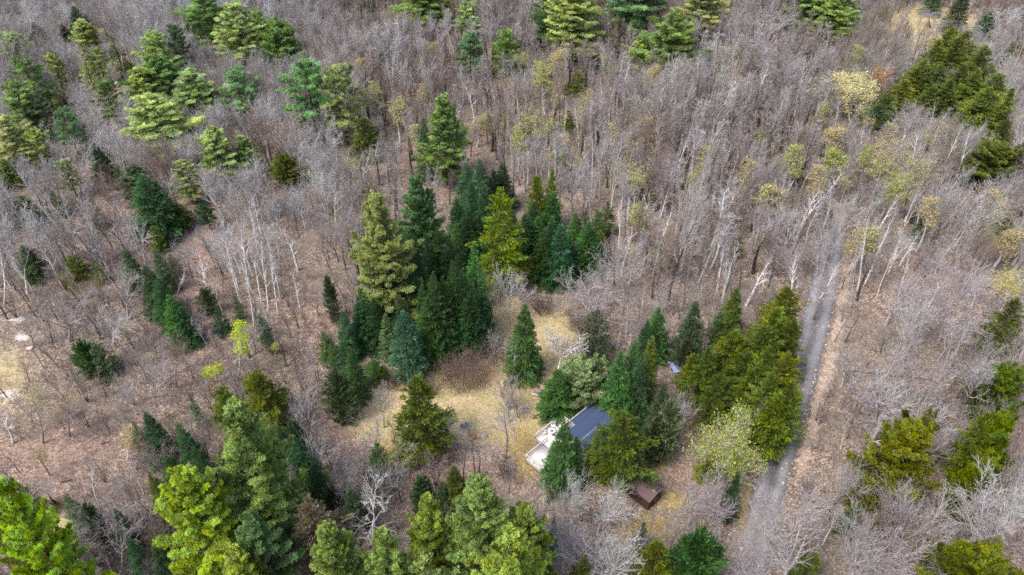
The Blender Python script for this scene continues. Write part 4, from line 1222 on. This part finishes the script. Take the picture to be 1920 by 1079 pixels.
for ln in '''maple 1375 1095 1392 968 116 g m
maple 1405 1135 1418 1010 110 m m
maple 1530 520 1552 430 80 g m
forest 1560 480 1585 392 60 g g
maple 1575 450 1596 375 84 m m
forest 1525 600 1548 500 60 b m
maple 180 1000 165 905 110 g m
maple 230 1060 215 950 110 g m
maple 130 1060 118 975 100 g g
stems 270 1000 262 925 70 m m
round 150 1075 142 990 120 b m
maple 600 900 592 820 90 g s
maple 640 1010 630 930 96 m m'''.splitlines():
    k, *v = ln.split(); v, cc = list(map(float, v[:5])), v[5:]
    LT(k, (v[0], v[1]), (v[2], v[3]), v[4], bark=cc[0], twig=cc[1], look={'g': 'grey', 'm': 'mauve grey', 's': 'silvery'}[cc[1]]+' crowned')
TREES_BIG = len(TREES)

# shrubs on the lawn edge
SHR = [bpy.data.meshes.new('x') for _ in ()]
for k, (px, py, h, wd, col, lab) in enumerate([(872, 710, 34, 124, 'b', 'wide brown thicket of bare twigs at the back of the lawn'), (735, 726, 20, 40, 'k', 'small dark twiggy shrub right of the spruce at the lawn edge'), (808, 735, 26, 44, 'k', 'dark twiggy shrub behind the lone hemlock'),
      (838, 862, 32, 40, 'b', 'brown twiggy shrub right of the foot of the lone hemlock'), (951, 892, 22, 34, 'k', 'low dark shrub below the yellow moss'), (930, 680, 22, 40, 'b', 'small brown shrub left of the conifer above the lawn'),
      (1018, 585, 24, 40, 'k', 'dark low shrub at the head of the lawn path'), (690, 728, 14, 40, 'k', 'low dark twigs under the small round spruce'), (1085, 615, 26, 60, 'b', 'brown twiggy shrub under the low wide grey tree'), (1340, 895, 20, 60, 'k', 'dark undergrowth shrub at the foot of the lime green birch'),
      (108, 955, 16, 36, 'o', 'low olive shrub at the foot of the forked dark tree'), (1410, 700, 20, 50, 'b', 'brown shrub among the olive hemlocks'), (1245, 660, 24, 40, 'b', 'brown shrub between the spruces behind the cabin')]):
    X, Y = at(px, py); dep = proj(X, Y, 0)[2]; Hh = z_for(Y, py-h); R_ = wd/2*dep/FPX
    V, Q = shrub(400+k, Hh, R_*1.15, stems=int(60+R_*R_*11), r=.019)
    o = mk('bare_shrub', mesh_np('shrub_mesh', V, Q, M_BARK), loc=(X, Y, 0)); o.color = (*(BARKC['b'] if col == 'b' else (.13, .105, .10) if col == 'k' else (.16, .17, .07)), 1)
    tag(o, lab, 'shrub', 'bare shrubs')
# ------------------------------------------------------------------ the leafless forest
def blob_excl(x, y, L):
    return max([math.exp(-((((x-a)/c)**2+((y-b)/d)**2)**1.5)) for a, b, c, d in L])
CLEAR = [(830, 765, 215, 105), (960, 700, 110, 60), (1015, 630, 80, 80), (900, 850, 200, 66), (1090, 850, 120, 90), (1225, 960, 55, 60), (15, 665, 75, 120), (1725, 50, 125, 50),
         (95, 1000, 120, 62), (925, 560, 30, 70), (1120, 720, 130, 60), (1330, 870, 60, 60), (900, 480, 170, 150), (1080, 480, 80, 60)]
PINKC = [(368, 560, 26, 130), (380, 470, 30, 60), (110, 860, 120, 60), (600, 590, 60, 50), (1590, 780, 60, 120), (1560, 860, 60, 60), (1170, 410, 60, 40), (640, 800, 50, 60), (850, 310, 60, 50), (1750, 600, 200, 100), (1640, 560, 60, 110), (570, 480, 60, 60)]
def dens(x, y):
    d = .88
    if x > 1560 and y > 430: d = .62
    if x > 1650 and y > 740: d = .55
    if x < 380 and 480 < y < 1000: d = .7
    if 350 < x < 640 and 420 < y < 700: d = .72
    if 900 < x < 1260 and 250 < y < 600: d = .65
    if 640 < x < 900 and 180 < y < 360: d = .55
    d *= 1-.97*blob_excl(x, y, CLEAR); d *= 1-.75*blob_excl(x, y, PINKC)
    return d
ELL = []
for X, Y, wr, h in CONIFER_POS:
    x0, y0, dep = proj(X, Y, h); x1, y1, _ = proj(X, Y, h*.25); ELL.append((x0, y0, x1, y1, wr*FPX/dep, Y))
ELL = np.array(ELL)
def veils(X, Y, h, wr):
    a = proj(X, Y, h); b = proj(X, Y, h*.35); cx, cy, ry = (a[0]+b[0])/2, (a[1]+b[1])/2, abs(b[1]-a[1])/2; rx = wr*FPX/a[2]
    ex, ey = (ELL[:, 0]+ELL[:, 2])/2, (ELL[:, 1]+ELL[:, 3])/2; hy = np.abs(ELL[:, 3]-ELL[:, 1])/2
    q = ((ex-cx)/(ELL[:, 4]*.8+rx*.45))**2+((ey-cy)/(hy*.9+ry*.6))**2
    return bool(np.any((q < 1) & (Y < ELL[:, 5]+1)))
CP = np.array(CONIFER_POS); BP = np.array(BARE_POS)
pts = []
st = 3.0
rr = np.random.RandomState(77)
for j, Yc in enumerate(np.arange(38, 325, st)):
    hw = .66*(Yc*cth+HC*sth)+18
    for Xc in np.arange(-hw, hw, st):
        X = Xc+rr.uniform(-.48, .48)*st; Y = Yc+rr.uniform(-.48, .48)*st
        x, y, dep = proj(X, Y, 0)
        if not (-70 < x < 1990 and -30 < y < 1270): continue
        xc_, yc_, _ = proj(X, Y, 9)
        pat = math.sin(X*.071+1.1+math.sin(Y*.05))*math.sin(Y*.083+X*.02)
        if rr.rand() > dens(x, min(y, 1079))*(1+.3*pat): continue
        if yc_ > 1090: continue
        if np.min(np.hypot(road_c[:, 0]-X, road_c[:, 1]-Y)) < (3.4 if y > 470 else 1.0): continue
        if np.hypot(17-X, 80-Y) < 12 or np.hypot(21-X, 72-Y) < 4.5 or np.hypot(6-X, 80-Y) < 7: continue
        if np.any(np.hypot(CP[:, 0]-X, CP[:, 1]-Y) < CP[:, 2]*.65+.3): continue
        if np.any(np.hypot(BP[:, 0]-X, BP[:, 1]-Y) < BP[:, 2]*.5): continue
        # what kind grows here
        if x < 640 and y < 520: ch = ['forest', 'maple', 'forest', 'maple', 'maple']; hh = rr.uniform(10, 15)
        elif x < 640: ch = ['stems', 'forest', 'pole', 'maple']; hh = rr.uniform(5, 10)
        elif x < 1560 and y < 560: ch = ['pole', 'pole', 'forest', 'pole', 'pole', 'maple']; hh = rr.uniform(11.5, 16.5)
        elif x > 1560: ch = ['forest', 'maple', 'pole', 'maple']; hh = rr.uniform(9, 14.5)
        else: ch = ['stems', 'maple', 'forest', 'maple']; hh = rr.uniform(5.5, 10)
        if road_c.shape[0] and np.min(np.hypot(road_c[:, 0]-X, road_c[:, 1]-Y)) < 6.5 and y > 440: hh *= .6
        hh *= 1+.2*math.sin(X*.06-Y*.045+.7)
        kd = ch[rr.randint(len(ch))]; wr = hh*{'forest': .20, 'pole': .14, 'maple': .29, 'stems': .22}[kd]*rr.uniform(.8, 1.2)
        if veils(X, Y, hh, wr) and rr.rand() < .96: continue
        sz_px = (proj(X, Y, 0)[1]-proj(X, Y, hh)[1])*(.5+wr*FPX/dep/60)
        vis = 0 < xc_ < 1920 and 5 < yc_ < 1075
        pts.append((sz_px if vis else 0, X, Y, hh, wr, kd, x, y))
pts.sort(key=lambda t: -t[0])
NTHING = 200
tone_names = [('g', 'grey'), ('m', 'mauve'), ('s', 'silvery'), ('b', 'brown'), ('m', 'mauve'), ('g', 'grey')]
for s_, X, Y, hh, wr, kd, x, y in pts[:NTHING]:
    tn = tone_names[rr.randint(6)]; bkk = tn[0] if rr.rand() < .6 else 'b'
    if x < 640 and y > 520 and rr.rand() < .6: tn = ('b', 'brown')
    zc = gz(X, Y)
    f = 1.0+rr.uniform(-.15, .15); tc_ = tuple(c*f for c in BARKC[tn[0]])
    r = build_tree(pick(kd), 'bare_tree', X, Y, hh, wr, rr.rand()*6.28, None, BARKC[bkk], None, (rr.randn()*.03, rr.randn()*.03), tc_, zc)
    reg(r, (tn[1]+({'forest': '', 'pole': ' slender', 'maple': ' round', 'stems': ' many stemmed'}[kd]), 'bare tree'), 'tree', X, Y, hh)
BARE_THINGS = len(TREES)

def tone_at(x, y, brush=False):
    t = .5
    if x < 640 and y < 520: t = .72
    elif x < 640: t = .30
    elif x > 1560: t = .62
    elif y > 560: t = .5
    elif x > 1280: t = .55
    if x > 640 and y < 120: t = .42
    X, Y = at(x, y); t += .17*math.sin(X*.05+Y*.031+2)*math.sin(Y*.06-X*.027)
    return min(1, max(0, t+rr.randn()*.19))
def gn_scatter(name, protos, P, R, S, I, TO):
    me = bpy.data.meshes.new(name+'_points'); me.vertices.add(len(P)); me.vertices.foreach_set('co', np.asarray(P, np.float32).ravel())
    a = me.attributes.new('rot', 'FLOAT_VECTOR', 'POINT'); a.data.foreach_set('vector', np.asarray(R, np.float32).ravel())
    a = me.attributes.new('scl', 'FLOAT_VECTOR', 'POINT'); a.data.foreach_set('vector', np.asarray(S, np.float32).ravel())
    a = me.attributes.new('tone', 'FLOAT', 'POINT'); a.data.foreach_set('value', np.asarray(TO, np.float32))
    a = me.attributes.new('pid', 'INT', 'POINT'); a.data.foreach_set('value', np.asarray(I, np.int32))
    o = mk(name, me)
    g = bpy.data.node_groups.new(name+'_scatter', 'GeometryNodeTree')
    g.interface.new_socket('Geometry', in_out='INPUT', socket_type='NodeSocketGeometry'); g.interface.new_socket('Geometry', in_out='OUTPUT', socket_type='NodeSocketGeometry')
    gi = g.nodes.new('NodeGroupInput'); go = g.nodes.new('NodeGroupOutput')
    jn = g.nodes.new('GeometryNodeJoinGeometry')
    for p in protos[::-1]:
        oi = g.nodes.new('GeometryNodeObjectInfo'); oi.inputs['Object'].default_value = p; oi.inputs['As Instance'].default_value = True
        g.links.new(oi.outputs['Geometry'], jn.inputs[0])
    ip = g.nodes.new('GeometryNodeInstanceOnPoints'); g.links.new(gi.outputs[0], ip.inputs['Points']); g.links.new(jn.outputs[0], ip.inputs['Instance'])
    ip.inputs['Pick Instance'].default_value = True
    def na(nm, ty):
        q = g.nodes.new('GeometryNodeInputNamedAttribute'); q.data_type = ty; q.inputs['Name'].default_value = nm; return q.outputs['Attribute']
    g.links.new(na('pid', 'INT'), ip.inputs['Instance Index'])
    e2r = g.nodes.new('FunctionNodeEulerToRotation'); g.links.new(na('rot', 'FLOAT_VECTOR'), e2r.inputs[0]); g.links.new(e2r.outputs[0], ip.inputs['Rotation'])
    g.links.new(na('scl', 'FLOAT_VECTOR'), ip.inputs['Scale'])
    g.links.new(ip.outputs[0], go.inputs[0])
    md = o.modifiers.new('scatter', 'NODES'); md.node_group = g
    return o
protos = []; pinfo = []
for kd in ('forest', 'pole', 'maple', 'stems'):
    for pr in PR[kd]:
        tv, tq, cv, cq = pr['raw']; V, Q = join([(tv, tq), (cv, cq)])
        me = mesh_np('forest_tree_mesh', V, Q, [M_STUFF_TRUNK, M_STUFF_TWIG], matidx=[0]*len(tq)+[1]*len(cq))
        protos.append(bpy.data.objects.new('forest_tree_source', me)); pinfo.append((kd, pr))
bykd = {k: [i for i, p in enumerate(pinfo) if p[0] == k] for k in ('forest', 'pole', 'maple', 'stems')}
P, R, S, I, TO = [], [], [], [], []
for s_, X, Y, hh, wr, kd, x, y in pts[NTHING:]:
    i = bykd[kd][rr.randint(len(bykd[kd]))]; pr = pinfo[i][1]
    P.append((X, Y, gz(X, Y)-.1)); R.append((rr.randn()*.03, rr.randn()*.03, rr.rand()*6.28)); S.append((wr/pr['R'],)*2+(hh/pr['H'],)); I.append(i); TO.append(tone_at(x, y))
tag(gn_scatter('bare_woodland', protos, P, R, S, I, TO), 'leafless grey woodland filling the ground between the evergreens', 'woodland', kind='stuff')
print('bare trees', len(pts), 'stuff', len(P))

# saplings and brush
sp = []
for k in range(5):
    V, Q = shrub(500+k, (2.2, 3.2, 2.6, 1.6, 4.0)[k], (1.0, .9, 1.4, 1.2, .8)[k], stems=(9, 6, 14, 16, 4)[k], r=.011)
    sp.append(bpy.data.objects.new('sapling_source', mesh_np('sapling_mesh', V, Q, M_SAPL)))
P, R, S, I, TO = [], [], [], [], []
for Yc in np.arange(44, 325, 1.5):
    hw = .66*(Yc*cth+HC*sth)+3
    for Xc in np.arange(-hw, hw, 1.5):
        X = Xc+rr.uniform(-1, 1); Y = Yc+rr.uniform(-1, 1); x, y, dep = proj(X, Y, 0)
        if not (-10 < x < 1930 and -10 < y < 1100): continue
        d = .28
        if x > 1560 and y > 430: d = .38
        if x < 640 and y > 480: d = .95
        d *= 1-.99*blob_excl(x, y, CLEAR); d *= 1-.7*blob_excl(x, y, PINKC)
        if rr.rand() > d or np.min(np.hypot(road_c[:, 0]-X, road_c[:, 1]-Y)) < 3.3: continue
        if np.hypot(17-X, 80-Y) < 9 or np.hypot(21-X, 72-Y) < 3.8 or np.hypot(5-X, 80-Y) < 6: continue
        s = rr.uniform(.5, 1.15); P.append((X, Y, gz(X, Y)-.05)); R.append((0, 0, rr.rand()*6.28)); S.append((s*rr.uniform(.8, 1.3),)*2+(s,)); I.append(rr.randint(5)); TO.append(tone_at(x, y)-.1)
tag(gn_scatter('saplings', sp, P, R, S, I, TO), 'brown brush and thin saplings across the forest floor', 'brush', kind='stuff')
print('saplings', len(P))
# ------------------------------------------------------------------ labels: what it looks like and what it stands beside
LM = [('the cabin roof', 1105, 800), ('the brown shed', 1218, 920), ('the lone lawn hemlock', 784, 775), ('the stone fire ring', 872, 800), ('the big light green pine', 455, 860), ('the bright yellow pine', 350, 970),
      ('the huge left edge pine', 20, 990), ('the rust brown conifer', 575, 975), ('the dead silver tree', 700, 930), ('the dense rounded spruce', 755, 645), ('the tall yellow olive hemlock', 938, 425), ('the tall clump pine', 706, 440),
      ('the star shaped bluish pine', 780, 390), ('the silver white spreading tree', 961, 540), ('the pale silver spruce', 1435, 790), ('the lime green birch', 1360, 830), ('the broad round cedar', 1722, 860),
      ('the round cream tree', 1594, 180), ('the rust orange tree', 1640, 160), ('the grassy glade', 1725, 60), ('the sandy patch', 35, 630), ('the straight left edge birch', 6, 490), ('the leaning forked birch', 38, 480),
      ('the dark trunked tall tree', 1268, 450), ('the slender white birch', 1242, 440), ('the tallest forked birch', 1685, 290), ('the lone roadside birch', 1594, 780), ('the far road end', 1585, 400), ('the middle of the road', 1545, 600),
      ('the near road end', 1420, 1030), ('the lime young tree', 446, 660), ('the lone cedar', 612, 555), ('the black footed spruce', 265, 380), ('the pink topped tree', 532, 260), ('the dense green topleft conifer', 518, 80),
      ('the pine with long branch', 828, 250), ('the rounded budding birch', 1030, 290), ('the diagonal fallen trunk', 1170, 365), ('the low wide grey tree', 1100, 550), ('the pale blue roof', 1272, 686), ('the lawn', 850, 720),
      ('the right edge yellow tree', 1902, 545), ('the top left corner', 0, 0), ('the top right corner', 1920, 0), ('the bottom right corner', 1920, 1079), ('the bottom left corner', 0, 1079), ('the top edge centre', 960, 0), ('the bottom edge centre', 960, 1079)]
DIRS = ['right of', 'right and above', 'above', 'left and above', 'left of', 'left and below', 'below', 'right and below']
ORD = ['nearest', 'second nearest', 'third nearest', 'fourth nearest', 'fifth nearest', 'sixth nearest', 'seventh nearest', 'eighth nearest', 'ninth nearest', 'tenth nearest', 'eleventh nearest', 'twelfth nearest']
def where(x, y, skip=2):
    q = sorted((math.hypot(x-a, (y-b)), nm, a, b) for nm, a, b in LM)
    q = [t for t in q if t[0] > 14]
    dd, nm, a, b = q[0]; ang = math.degrees(math.atan2(-(y-b), x-a)) % 360
    return nm, DIRS[int(((ang+22.5) % 360)//45)], dd
GROUPN = {'spruce': 'spruces around the clearing and through the wood', 'pine': 'white pines standing above the bare wood', 'hemlock': 'olive hemlocks', 'cedar': 'bushy conifers', 'birch': 'white birches', 'tree': 'single leafless trees', 'bare tree': 'bare trees of the wood'}
buck = {}
for t in TREES:
    root, look, cat, x, y, lab, h = t
    root['category'] = 'birch' if look[1] == 'birch' else look[1] if look[1] in ('spruce', 'pine', 'hemlock', 'cedar') else 'tree'
    root['group'] = GROUPN.get(look[1], 'single leafless trees')
    if lab: root['label'] = lab; continue
    nm, dr_, dd = where(x, y)
    s = size_word(h) if look[1] not in ('tree',) else ('tall' if h > 10 else 'small')
    of = '' if dr_.endswith('of') else ' of' if False else ''
    key = f'{s} {look[0]} {look[1]}'.replace('  ', ' '), dr_, nm
    buck.setdefault(key, []).append((dd, root))
for (k, dr_, nm), L in buck.items():
    L.sort(key=lambda t: t[0])
    for i, (dd, root) in enumerate(L):
        wd = f'{k} {dr_} {nm}' + ('' if len(L) == 1 else ', '+ORD[min(i, 11)])
        wd = wd.split(' ')
        root['label'] = ' '.join(wd[:16])
print('meshes', len(bpy.data.meshes), 'objects', len(bpy.data.objects))
